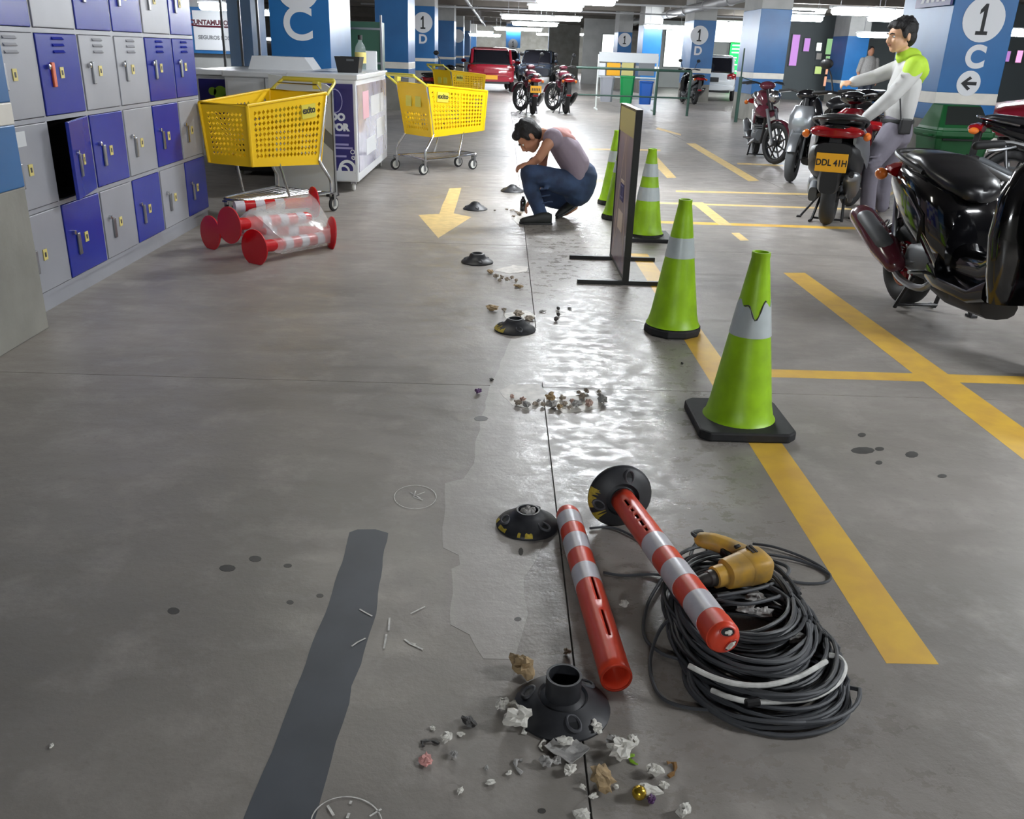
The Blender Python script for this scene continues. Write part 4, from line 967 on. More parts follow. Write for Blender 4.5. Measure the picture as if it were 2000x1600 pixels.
for (xx, yy, r) in [(697, 297, 0.022), (692, 308, 0.018), (700, 310, 0.014), (672, 334, 0.06), (692, 330, 0.085), (661, 343, 0.02)]:
    q = PY(xx, yy, Y0); TT = front(min(q.x-f1.location.x, w1/2-0.03-r*0.9), -0.0112, q.z)
    obj('bubble_print', MB().torus((0, 0, 0), r*0.82, r*0.18, 'Z', 20, 5, (1, 0.05), TT), 'sign_white', f1)
obj('kick_print', MB().box((0, -0.0115, 0.16), (w1-0.06, 0.003, 0.09)), 'freezer', f1, smooth=False)
# black tray and bottle and carton on the lid
q = PY(690, 136, 9.6)
bx = thing('black_tray', 'black plastic crate on the freezer lid beside the letter C pillar', 'crate', (q.x-0.02, 9.5, zt+0.005))
obj('crate_wall', MB().rings([[Vector((sx*w_, sy*d, z)) for sx, sy in ((-1, -1), (1, -1), (1, 1), (-1, 1))] for z, w_, d in ((0, 0.10, 0.12), (0.15, 0.125, 0.15), (0.15, 0.115, 0.14), (0.02, 0.09, 0.11))]), 'black', bx, smooth=False)
obj('hand_slot', MB().box((0.03, -0.15, 0.12), (0.07, 0.006, 0.02)), 'grey_plastic', bx, smooth=False)
q = PY(705, 138, 10.2)
bt = thing('spray_bottle', 'tall clear bottle with a yellow label on the freezer lid', 'bottle', (q.x, 10.2, zt+0.005))
obj('bottle_body', MB().lathe([(0, 0), (0.055, 0.002), (0.06, 0.02), (0.06, 0.2), (0.05, 0.25), (0.022, 0.29), (0.02, 0.32)], 20), 'glass', bt)
obj('label', MB().lathe([(0.0615, 0.08), (0.0615, 0.19)], 20), 'sticker', bt)
obj('cap', MB().lathe([(0.024, 0.315), (0.024, 0.36), (0, 0.36)], 14), 'black', bt)
q = PY(726, 132, 10.8)
ct = thing('carton', 'small white carton at the back of the freezer lid', 'box', (q.x, 10.8, zt+0.005)); obj('carton_body', MB().box((0, 0, 0.1), (0.12, 0.08, 0.2)), 'freezer', ct, smooth=False, bev=0.003); obj('carton_flap', MB().box((0, -0.02, 0.203), (0.12, 0.04, 0.005)), 'board_white', ct, smooth=False)
# white board with a diagonal stripe leaning against that freezer
wb = thing('white_board', 'white board with a grey diagonal stripe and a small letter A leaning on the freezer', 'board')
A = P(657, 383); ztop = PY(651, 172, A.y).z
dirv = Vector((-0.93, 0.24, 0)).normalized(); Ln = 0.62
wb.location = A; wb.rotation_euler = (0, 0, math.atan2(-dirv.y, -dirv.x))
obj('panel', MB().prism([(0, 0.02), (0, ztop), (-0.05, ztop+0.03), (-Ln, ztop+0.10), (-Ln, 0.02)], 0.03, FRONT), 'board_white', wb, smooth=False)
obj('diagonal_stripe', MB().prism([(-0.0, 0.42), (-0.0, 0.56), (-0.45, 0.93), (-0.45, 0.79)], 0.003, Matrix.Translation((0, -0.03, 0)) @ FRONT), 'board_grey', wb, smooth=False)
obj('edge_trim', MB().box((0.006, -0.015, ztop/2), (0.012, 0.034, ztop-0.02)), 'steel', wb, smooth=False)
[obj('foot', MB().box((a_, -0.015, 0.012), (0.08, 0.12, 0.024)), 'black', wb, smooth=False) for a_ in (-0.03, -Ln+0.05)]
text('A', 0.085, 'sign_black', wb, front(-0.07, -0.032, ztop-0.10), bold=0.006)
# white counters further left
f2, w2, d2 = freezer('low white freezer island behind the nearer yellow trolley', -2.9, -2.16, 9.75, 11.2, 0.34, 1.0, 'freezer')
obj('dark_plinth', MB().box((0, d2/2, 0.2), (w2-0.06, d2-0.06, 0.3)), 'black', f2, smooth=False)
obj('sliding_lid', MB().box((0, d2/2, 1.03), (w2+0.04, d2+0.04, 0.06)), 'freezer', f2, smooth=False, bev=0.012)
obj('sloped_hood', MB().prism([(-w2/2, 1.06), (w2/2, 1.06), (w2/2-0.1, 1.2), (-w2/2+0.05, 1.2)], 0.5, Matrix.Translation((0, d2, 0)) @ FRONT), 'freezer', f2, smooth=False)
obj('lid_seam', MB().box((0.05, -0.014, 0.7), (0.008, 0.006, 0.6)), 'grey_plastic', f2, smooth=False)
f3x0, f3x1 = PY(394, 165, 10.6).x, PY(461, 165, 10.6).x; z3 = PY(420, 147, 10.6).z
f3, w3, d3 = freezer('white freezer with a purple front and green leaf print beside the lockers', f3x0-0.06, f3x1+0.05, 10.6, 12.6, 0.1, z3, 'purple')
obj('counter_top', MB().box((0, d3/2, z3+0.03), (w3+0.06, d3+0.06, 0.06)), 'freezer', f3, smooth=False, bev=0.01)
for dx_, dz, r in ((0.02, 0.14, 0.08), (0.1, 0.2, 0.06), (0.0, 0.24, 0.05), (-0.07, 0.12, 0.045)):
    obj('leaf_print', MB().lathe([(r, 0), (0, 0)], 18, front(dx_, -0.0115, z3-0.05-dz)), 'green_bit', f3, smooth=False)
c4 = thing('counter', 'long white counter behind the freezers at far left', 'counter', (-5.9, 13.6, 0))
obj('counter_body', MB().box((0.9, 0.4, 0.45), (2.9, 0.8, 0.9)), 'freezer', c4, smooth=False); obj('counter_top', MB().box((0.9, 0.4, 0.93), (3.0, 0.86, 0.05)), 'freezer', c4, smooth=False, bev=0.01)
ps = thing('glass_screen', 'thin grey framed screen posts on the counter left of the letter C pillar', 'screen', (PY(470, 100, 12.9).x, 12.9, 0))
for xx in (-0.22, 0.02, 0.26): obj('screen_post', MB().box((xx, 0, 1.45), (0.03, 0.03, 2.9)), 'steel', ps, smooth=False)
obj('glass_pane', MB().box((0.02, 0, 1.6), (0.46, 0.008, 1.2)), 'glass', ps, smooth=False)
q0, q1 = PY(380, 97, 18.2), PY(441, 22, 18.2)
sg = thing('wall_sign', 'white wall sign with dark curved lettering above the counters', 'sign', ((q0.x+q1.x)/2, 18.25, (q0.z+q1.z)/2))
sw, sh = q1.x-q0.x, q1.z-q0.z
obj('frame', MB().box((0, 0.05, 0), (sw+0.12, 0.05, sh+0.12)), 'blue_band', sg, smooth=False)
obj('sign_face', MB().box((0, 0.02, 0), (sw, 0.03, sh)), 'sign_white', sg, smooth=False)
text('CUNTAMUROS', 0.115, 'maroon', sg, front(0, 0.002, sh*0.2), bold=0.006); text('SEGUROS POS', 0.095, 'board_grey', sg, front(0.05, 0.002, -sh*0.18), bold=0.004)
obj('underline', MB().tube([Vector((-0.36, 0, 0.3)), Vector((-0.40, 0, 0.2)), Vector((-0.36, 0, 0.09)), Vector((-0.2, 0, 0.075)), Vector((0.38, 0, 0.07))], 0.018, 6), 'maroon', sg)
gb = thing('green_cabinet', 'dark green framed cabinet behind the freezer, right of the C pillar', 'cabinet', (PY(706, 70, 15).x, 15.0, 0))
obj('board', MB().box((0, 0.2, 0.85), (0.62, 0.4, 1.7)), 'dark_green', gb, smooth=False)
for xx in (-0.31, 0.31): obj('frame_post', MB().box((xx, -0.01, 0.9), (0.03, 0.03, 1.8)), 'steel', gb, smooth=False)
for zz in (1.1, 1.6): obj('frame_rail', MB().box((0, -0.01, zz), (0.62, 0.02, 0.03)), 'steel', gb, smooth=False)

# ================================================================ shopping trolleys
def lattice(quad, nu, nv, skip=None, border=0.05):
    """plastic wall with a real diamond lattice; quad = 4 corners (a, b, c, d), u along ab, v along ad"""
    a, b, c, d = [Vector(q) for q in quad]
    at = lambda u, v: (a.lerp(b, u)).lerp(d.lerp(c, u), v)
    Lu = ((b-a).length+(c-d).length)/2; Lv = ((d-a).length+(c-b).length)/2
    bu, bv = border/Lu, border/Lv
    us = [0]+[bu+(1-2*bu)*i/nu for i in range(nu+1)]+[1]; vsx = [0]+[bv*1.2+(1-2.2*bv)*j/nv for j in range(nv+1)]+[1]
    V = []; F = []; idx = {}
    def vert(u, v):
        k = (round(u, 5), round(v, 5))
        if k not in idx: idx[k] = len(V); V.append(at(u, v))
        return idx[k]
    for i in range(len(us)-1):
        for j in range(len(vsx)-1):
            u0, u1, v0, v1 = us[i], us[i+1], vsx[j], vsx[j+1]
            c4_ = [vert(u0, v0), vert(u1, v0), vert(u1, v1), vert(u0, v1)]
            if i in (0, len(us)-2) or j in (0, len(vsx)-2) or (skip and skip((u0+u1)/2, (v0+v1)/2)): F.append(c4_); continue
            um, vm = (u0+u1)/2, (v0+v1)/2; e = 0.08
            d4 = [vert(um, v0+(v1-v0)*e), vert(u1-(u1-u0)*e, vm), vert(um, v1-(v1-v0)*e), vert(u0+(u1-u0)*e, vm)]
            for k in range(4):
                F.append([c4_[k], c4_[(k+1) % 4], d4[k]]); F.append([c4_[(k+1) % 4], d4[(k+1) % 4], d4[k]])
    return MB().add(V, F)
def trolley(label, detail=1.0):
    """forward is +x; rear (handle) at x = 0"""
    t = thing('shopping_trolley', label, 'shopping trolley', (0, 0, 0), 0, 'yellow supermarket trolleys')
    def q(n, mb, m_, **k): return obj(n, mb, m_, t, **k)
    rw, fw = 0.285, 0.225
    RT, FT, RB_, FB = 0.97, 0.90, 0.41, 0.46
    c = {}
    for s in (-1, 1):
        c['rt', s] = (0.0, s*rw, RT); c['ft', s] = (0.92, s*fw, FT); c['rb', s] = (0.09, s*rw*0.9, RB_); c['fb', s] = (0.89, s*fw*0.92, FB)
    nu = int(17*detail); nv = int(9*detail)
    logo = lambda u, v: 0.13 < u < 0.33 and 0.66 < v < 0.86
    for s in (-1, 1):
        q('side_panel', lattice((c['rb', s], c['fb', s], c['ft', s], c['rt', s]), nu, nv, logo), 'cart_yellow', smooth=False, sol=0.006)
    q('front_panel', lattice((c['fb', -1], c['fb', 1], c['ft', 1], c['ft', -1]), int(9*detail), nv), 'cart_yellow', smooth=False, sol=0.006)
    q('rear_gate', lattice((c['rb', -1], c['rb', 1], c['rt', 1], c['rt', -1]), int(10*detail), nv, lambda u, v: v > 0.45), 'cart_yellow', smooth=False, sol=0.006)
    q('basket_floor', lattice((c['rb', -1], c['fb', -1], c['fb', 1], c['rb', 1]), nu, int(9*detail)), 'cart_yellow', smooth=False, sol=0.006)
    q('rim', MB().tube([c['rt', -1], c['ft', -1], c['ft', 1], c['rt', 1]], 0.012, 8, closed=True), 'cart_yellow')
    for s in (-1, 1):
        for k in ((c['rb', s], c['rt', s]), (c['fb', s], c['ft', s])): q('corner_post', MB().tube(k, 0.014, 8), 'cart_yellow')
        # logo plate
        A_, B_, D_ = Vector(c['rt', s]), Vector(c['ft', s]), Vector(c['rb', s])
        ux = (B_-A_).normalized(); dz = (D_-A_); dz = (dz-ux*dz.dot(ux)).normalized(); nn = ux.cross(dz) * (1 if s > 0 else -1)
        if nn.y*s < 0: nn = -nn
        pc = A_+ux*0.24+dz*0.115+nn*0.006
        TX = Matrix((ux*(-s), -dz, nn)).transposed().to_4x4(); TX.translation = pc
        q('logo_plate', MB().box((0, 0, 0), (0.17, 0.105, 0.008), TX), 'cart_dark', smooth=False)
        T2 = TX.copy(); T2.translation = pc+nn*0.0045+(-dz)*0.008
        text('exito', 0.075, 'sign_black', t, T2, bold=0.002)
    # child seat flaps inside the rear gate
    q('child_seat', MB().box((0.12, -0.09, 0.78), (0.012, 0.12, 0.16)).box((0.12, 0.09, 0.78), (0.012, 0.12, 0.16)), 'cart_dark', smooth=False, bev=0.006)
    q('label_plate', MB().box((-0.004+0.022, -0.09, 0.80), (0.006, 0.11, 0.15)).box((0.018, 0.09, 0.80), (0.006, 0.11, 0.15)), 'cart_dark', smooth=False, bev=0.004)
    # handle
    q('handle', MB().cap_tube([(-0.16, -0.25, 1.06), (-0.16, 0.25, 1.06)], 0.02, 10), 'cart_dark')
    for s in (-1, 1): q('handle_arm', MB().tube(smooth_path([Vector(p) for p in [(-0.16, s*0.25, 1.06), (-0.14, s*0.272, 1.04), (-0.05, s*0.285, 0.985), (0.0, s*0.288, 0.95)]], 4), 0.013, 8), 'cart_dark')
    q('coin_box', MB().box((-0.11, 0.12, 1.02), (0.05, 0.06, 0.06)), 'cart_dark', smooth=False, bev=0.006)
    q('seat_wire', MB().tube([Vector(p) for p in [(-0.02, -0.24, 0.97), (0.0, -0.2, 1.03), (0.0, 0.2, 1.03), (-0.02, 0.24, 0.97)]], 0.006, 6), 'chrome')
    # chrome frame
    for s in (-1, 1):
        q('frame_tube', MB().tube(smooth_path([Vector(p) for p in [(0.0, s*0.288, 0.95), (0.09, s*0.262, 0.50), (0.10, s*0.262, 0.43), (0.03, s*0.275, 0.33), (-0.02, s*0.28, 0.26), (-0.02, s*0.28, 0.16)]], 5), 0.0135, 8), 'chrome')
        q('base_tube', MB().tube(smooth_path([Vector(p) for p in [(-0.02, s*0.28, 0.165), (0.35, s*0.245, 0.17), (0.78, s*0.16, 0.18), (0.86, s*0.10, 0.18)]], 4), 0.012, 8), 'chrome')
        q('leg_tube', MB().tube(smooth_path([Vector(p) for p in [(0.48, s*0.235, 0.175), (0.50, s*0.235, 0.2), (0.58, s*0.215, 0.46), (0.62, s*0.20, 0.51)]], 4), 0.012, 8), 'chrome')
    q('base_cross', MB().tube([(0.86, -0.10, 0.18), (0.86, 0.10, 0.18)], 0.012, 8), 'chrome'); q('base_cross', MB().tube([(0.02, -0.28, 0.165), (0.02, 0.28, 0.165)], 0.009, 8), 'chrome')
    wires = MB()
    for k in range(7): wires.tube([(0.03, -0.21+0.07*k, 0.172), (0.84, -0.12+0.04*k, 0.186)], 0.004, 5)
    q('shelf_wires', wires, 'chrome')['kind'] = 'stuff'
    for (x, y, s) in ((-0.02, 0.28, 1), (-0.02, -0.28, -1), (0.82, 0.14, 1), (0.82, -0.14, -1)):
        w_ = q('castor', MB().lathe([(0.0, -0.012), (0.05, -0.013), (0.062, -0.008), (0.064, 0), (0.062, 0.008), (0.05, 0.013), (0.0, 0.012)], 22, TR((x-0.03, y, 0.064), PI/2)), 'rubber')
        obj('hub', MB().lathe([(0.0, -0.016), (0.044, -0.015), (0.048, 0), (0.044, 0.015), (0.0, 0.016)], 18, TR((x-0.03, y, 0.064), PI/2)), 'wheel_white', w_)
        q('fork', MB().box((x-0.02, y+0.022, 0.10), (0.03, 0.005, 0.11)).box((x-0.02, y-0.022, 0.10), (0.03, 0.005, 0.11)).box((x-0.012, y, 0.158), (0.05, 0.05, 0.012)), 'steel', smooth=False)
    return t
t1 = trolley('empty yellow trolley nearest the lockers, front towards the camera')
t1.location = (-1.72, 7.80, 0); t1.rotation_euler = (0, 0, math.atan2(-0.93, -0.42))
t2 = copy_tree(t1); t2['label'] = 'yellow trolley standing alone right of the freezer, rear gate towards the camera'
t2.location = (-1.03, 10.52, 0); t2.rotation_euler = (0, 0, math.atan2(0.66, 0.75))
t3 = copy_tree(t1); t3['label'] = 'yellow trolley far back beside the red car'
t3.location = (PY(864, 160, 18.5).x, 18.3, 0); t3.rotation_euler = (0, 0, 0.72)

# ================================================================ bundle of red posts in stretch wrap
def red_post(label, A, B, ra=0.118):
    """post from its flared foot A to the tip B"""
    t = thing('flared_post', label, 'post', A, 0, 'wrapped red and white posts')
    L = (B-A).length; T = axis_T(Vector((0, 0, 0)), B-A)
    obj('flared_foot', MB().lathe([(0.0, -0.004), (ra, -0.004), (ra, 0.004), (ra*0.8, 0.014), (0.05, 0.03), (0.04, 0.06), (0.04, 0.08)], 32, T), 'red_plastic', t)
    obj('tube', MB().lathe([(0.04, 0.06), (0.04, L-0.03), (0.03, L), (0, L)], 24, T), 'red_plastic', t)
    for k in range(3): obj('white_band', MB().lathe([(0.0408, 0.24+k*0.15), (0.0415, 0.24+k*0.15), (0.0415, 0.31+k*0.15), (0.0408, 0.31+k*0.15)], 24, T), 'refl_white', t)
    return t
def S_(x, y, z): return P(x, y, z)
D1 = S_(497, 484, 0.105); D2 = S_(448, 440, 0.24); D3 = S_(411, 455, 0.11); D4 = S_(647, 456, 0.10); D5 = S_(613, 395, 0.21)
E1 = D1+(D4-D1)*1.0
red_post('red and white post with its flared foot nearest the camera', D1, D1+Vector((0.36, 0.56, -0.03)))
red_post('red and white post with its flared foot raised at the left of the bundle', D2, D2+Vector((0.40, 0.54, -0.03)))
red_post('red and white post with its foot lowest behind at the left by the lockers', D3, D3+Vector((0.42, 0.50, -0.04)))
red_post('red and white post with its flared foot at the right end on the floor', D4, D4+Vector((-0.56, -0.28, 0.075)))
red_post('red and white post with its flared foot standing highest at the right', D5, D5+Vector((-0.48, -0.30, 0.0)))
hull = []
for c, r in ((D1+Vector((0.12, 0.18, 0.0)), 0.075), (D2+Vector((0.12, 0.16, 0)), 0.08), (D3+Vector((0.14, 0.16, -0.02)), 0.07), (D4+Vector((-0.05, -0.03, 0.0)), 0.085), (D5+Vector((-0.05, -0.05, -0.0)), 0.085), (D5.lerp(D4, 0.5)+Vector((-0.04, -0.03, 0.02)), 0.06)):
    for a in range(10):
        for b in (-1, 0, 1): hull.append(c+Vector((r*math.cos(a*PI/5)*(1-0.4*abs(b)), r*0.8*b, r*math.sin(a*PI/5)*(1-0.3*abs(b)))))
bm = bmesh.new(); [bm.verts.new((p.x, p.y, max(0.004, p.z))) for p in hull]; bmesh.ops.convex_hull(bm, input=bm.verts)
bmesh.ops.delete(bm, geom=[v for v in bm.verts if not v.link_faces], context='VERTS')
bmesh.ops.triangulate(bm, faces=bm.faces[:]); bmesh.ops.subdivide_edges(bm, edges=bm.edges[:], cuts=2, use_grid_fill=True)
for v in bm.verts: v.co += noise.noise_vector(v.co*11)*0.010
mb = MB().add([v.co.copy() for v in bm.verts], [[v.index for v in f.verts] for f in bm.faces] if not bm.verts.index_update() else []); bm.free()
wr = obj('stretch_wrap', mb, 'wrap'); tag(wr, 'clear stretch wrap holding the bundle of red and white posts', 'wrap')

# ================================================================ bins and barrier
bp = P(1860, 352); gb = thing('wheeled_bin', 'dark green swing-lid bin in front of the arrow pillar', 'bin', (5.55, 11.15, 0), 0.05)
qa, qb = PY(1806, 255, 11.1), PY(1928, 255, 11.1); bw = (qb.x-qa.x)/2*0.92; bzc = (qa.x+qb.x)/2; gb.location.x = bzc
zr = PY(1866, 258, 11.1).z; zt_ = PY(1856, 203, 11.3).z
def rr_(w_, d, z, c=0.05):
    p = [(w_-c, -d), (w_, -d+c), (w_, d-c), (w_-c, d), (-w_+c, d), (-w_, d-c), (-w_, -d+c), (-w_+c, -d)]
    return [Vector((a, b, z)) for a, b in p]
obj('bin_body', MB().rings([rr_(bw*0.78, 0.24, 0.02), rr_(bw*0.8, 0.25, 0.06), rr_(bw*0.97, 0.3, zr-0.05)]), 'bin_green', gb, smooth=False, bev=0.01)
obj('bin_rim', MB().rings([rr_(bw*1.0, 0.31, zr-0.06), rr_(bw*1.04, 0.33, zr-0.03), rr_(bw*1.04, 0.33, zr+0.02), rr_(bw*0.98, 0.3, zr+0.03)]), 'bin_green', gb, smooth=False, bev=0.006)
obj('handle', MB().tube([(-bw*1.05, -0.2, zr-0.03), (-bw*1.2, -0.22, zr-0.03), (-bw*1.2, -0.1, zr-0.03), (-bw*1.05, -0.1, zr-0.03)], 0.016, 6).tube([(bw*1.05, -0.2, zr-0.03), (bw*1.2, -0.22, zr-0.03), (bw*1.2, -0.1, zr-0.03), (bw*1.05, -0.1, zr-0.03)], 0.016, 6), 'bin_green', gb)
obj('hood', MB().rings([rr_(bw*0.98, 0.3, zr+0.02), [v+Vector((0, 0.0, 0)) for v in rr_(bw*0.95, 0.29, zr+0.06)], [v+Vector((0.02, 0.1, 0)) for v in rr_(bw*0.66, 0.18, zt_)]]), 'bin_green', gb, smooth=False, bev=0.012)
n0 = Vector((0, -0.29, zr+0.06)); n1 = Vector((0.02, -0.08, zt_))
vs = [n0.lerp(n1, u)+Vector((s*(bw*0.95*(1-u)+bw*0.66*u)*k, -0.004, 0.002)) for u, k in ((0.14, 0.86), (0.93, 0.88)) for s in (-1, 1)]
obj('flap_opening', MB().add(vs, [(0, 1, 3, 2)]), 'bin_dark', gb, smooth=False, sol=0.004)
obj('rim_shade_strip', MB().box((0, -0.325, zr-0.07), (bw*1.7, 0.02, 0.02)), 'bin_dark', gb, smooth=False)  # solid dark strip painting the shade under the bin rim

Y = 23.0
def XY(x, y): return PY(x, y, Y)
a, b = XY(1118, 130), XY(1350, 141); zt_ = (a.z+b.z)/2
br = thing('green_railing', 'dark green pipe railing across the aisle in front of the recycling bins', 'railing', (b.x, Y, 0))
xs_ = [a.x-b.x-0.2, XY(1286, 130).x-b.x, 0.0]
obj('top_rail', MB().tube([(xs_[0]+0.3, 0, zt_), (0.0, 0, zt_)], 0.03, 8), 'rail_green', br)
obj('mid_rail', MB().tube([(xs_[0]+0.3, 0, 0.42), (0.0, 0, 0.42)], 0.018, 8), 'rail_green', br)
for x in (xs_[1], 0.0): obj('post', MB().tube([(x, 0, 0), (x, 0, zt_)], 0.032, 8), 'rail_green', br)
pq = thing('barrier_post', 'tall dark green post standing free right of the railing', 'post', (P(1425, 232).x-.15, P(1425, 232).y-1.2, 0))
zz = PY(1436, 95, P(1425, 232).y).z
obj('pole', MB().tube([(0, 0, 0.02), (0, 0, zz)], 0.018, 8), 'rail_green', pq); obj('sleeve', MB().tube([(0, 0, 0.0), (0, 0, zz*0.62)], 0.04, 10), 'rail_green', pq)
obj('chain_arm', MB().tube([(0, 0, zz*0.62), (0.3, -0.3, zz*0.55), (0.6, -0.5, zz*0.52)], 0.012, 6), 'rail_green', pq)
Y = 24.6
st = thing('recycling_stand', 'white steel stand with a header board holding three recycling bins', 'bin stand', (XY(1225, 140).x, Y, 0))
x0 = XY(1168, 140).x-st.location.x; x1 = XY(1283, 140).x-st.location.x; ztop = XY(1225, 108).z
for x in (x0, x1):
    obj('stand_post', MB().tube([(x, 0, 0), (x, 0, ztop)], 0.022, 8), 'white_wall', st); obj('stand_foot', MB().tube([(x, -0.35, 0.02), (x, 0.35, 0.02)], 0.022, 8), 'white_wall', st)
obj('stand_bar', MB().tube([(x0, 0, 0.82), (x1, 0, 0.82)], 0.02, 8), 'white_wall', st); obj('stand_bar', MB().tube([(x0, 0, 0.3), (x1, 0, 0.3)], 0.016, 8), 'white_wall', st)
z0_, z1_ = XY(1225, 122).z, XY(1225, 103).z
obj('header_board', MB().box(((x0+x1)/2, -0.03, (z0_+z1_)/2), (x1-x0, 0.03, z1_-z0_)), 'board_white', st, smooth=False)
for xa, xb, m_ in ((1169, 1183, 'sign_white'), (1184, 1212, 'plate'), (1213, 1238, 'gold_panel'), (1246, 1279, 'board_grey')):
    q0, q1 = XY(xa, 147), XY(xb, 123); obj('info_panel', MB().box(((q0.x+q1.x)/2-st.location.x, -0.02, (q0.z+q1.z)/2), (q1.x-q0.x, 0.02, abs(q1.z-q0.z))), m_, st, smooth=False)
for xa, xb, ya, yb_, m_, l in ((1167, 1198, 149, 197, 'bin_grey', 'grey bucket bin hanging at the left of the recycling stand'), (1205, 1237, 148, 200, 'bin_green2', 'bright green bucket bin in the middle of the recycling stand'), (1242, 1273, 158, 202, 'bin_blue', 'blue bucket bin at the right of the recycling stand')):
    q0, q1 = XY(xa, yb_), XY(xb, ya); w_ = (q1.x-q0.x)/2; h_ = q1.z-q0.z
    t = thing('bucket_bin', l, 'bin', ((q0.x+q1.x)/2, Y-0.3, q0.z), 0, 'recycling bins')
    obj('bin_body', MB().rings([rr_(w_*0.78, w_*0.6, 0), rr_(w_*0.95, w_*0.72, h_*0.92), rr_(w_, w_*0.77, h_*0.93), rr_(w_, w_*0.77, h_), rr_(w_*0.93, w_*0.7, h_), rr_(w_*0.75, w_*0.55, 0.05)]), m_, t, smooth=False, bev=0.01)
    obj('bin_handle', MB().tube([(-w_*0.8, w_*0.7, h_*0.95), (-w_*0.8, w_*0.95, h_*0.95), (w_*0.8, w_*0.95, h_*0.95), (w_*0.8, w_*0.7, h_*0.95)], 0.012, 6), m_, t)
# ================================================================ motorcycles and scooters (x forward, rear wheel at x = 0)
def lz(secs, n=16):
    """loft up z: (z, x, half depth, half width[, exponent])"""
    mb = MB(); rs = []
    for q in secs:
        z, x, hd, hw = q[:4]; e = q[4] if len(q) > 4 else 2.6; ring = []
        for j in range(n):
            t = 2*PI*j/n; c_, s_ = math.cos(t), math.sin(t)
            ring.append(Vector((x+hd*math.copysign(abs(c_)**(2/e), c_), hw*math.copysign(abs(s_)**(2/e), s_), z)))
        rs.append(ring)
    return mb.rings(rs)
def xf(mb, T):
    mb.v = [T @ v for v in mb.v]; return mb
def wheel(t, name, x, R, w_, rim_m, tyre_m, T=None, spokes=6, thin=False):
    c = (x, 0, R); tr = w_/2
    mb = MB().torus(c, R-tr*1.0, tr, 'Y', 36, 10, (1.0, 1.0))
    ty = obj(name, xf(mb, T) if T else mb, tyre_m, t)
    rb = R-tr*1.9
    mb = MB().torus(c, rb, 0.014, 'Y', 32, 6, (0.8, tr*0.75/0.014))
    mb.tube([(x, -tr*0.9, R), (x, tr*0.9, R)], 0.05 if not thin else 0.04, 14)
    obj('rim', xf(mb, T) if T else mb, rim_m, ty)
    for k in range(spokes):
        a = 2*PI*k/spokes+0.3
        mb = MB().tube([(x+0.04*math.cos(a), 0, R+0.04*math.sin(a)), (x+rb*math.cos(a+0.12), 0, R+rb*math.sin(a+0.12))], [0.02, 0.015] if not thin else [0.013, 0.011], 6, sq=(1, 1))
        obj('spoke', xf(mb, T) if T else mb, rim_m, ty)
    obj('brake_disc', xf(MB().torus((x, tr*0.7, R), rb*0.55, 0.014, 'Y', 24, 4, (1, 0.15)), T or Matrix()), 'steel', ty)
    return ty
def spring(t, A, B, r=0.028, turns=8, wire=0.006, m_='steel', name='shock_absorber'):
    A, B = Vector(A), Vector(B); T = axis_T(A, B-A); L = (B-A).length
    s = obj(name, MB().tube([A, B], 0.014, 8), 'steel', t)
    obj('spring_coil', MB().tube([T @ Vector((r*math.cos(2*PI*k/10), r*math.sin(2*PI*k/10), L*(0.12+0.76*k/(turns*10)))) for k in range(turns*10+1)], wire, 5), m_, s)
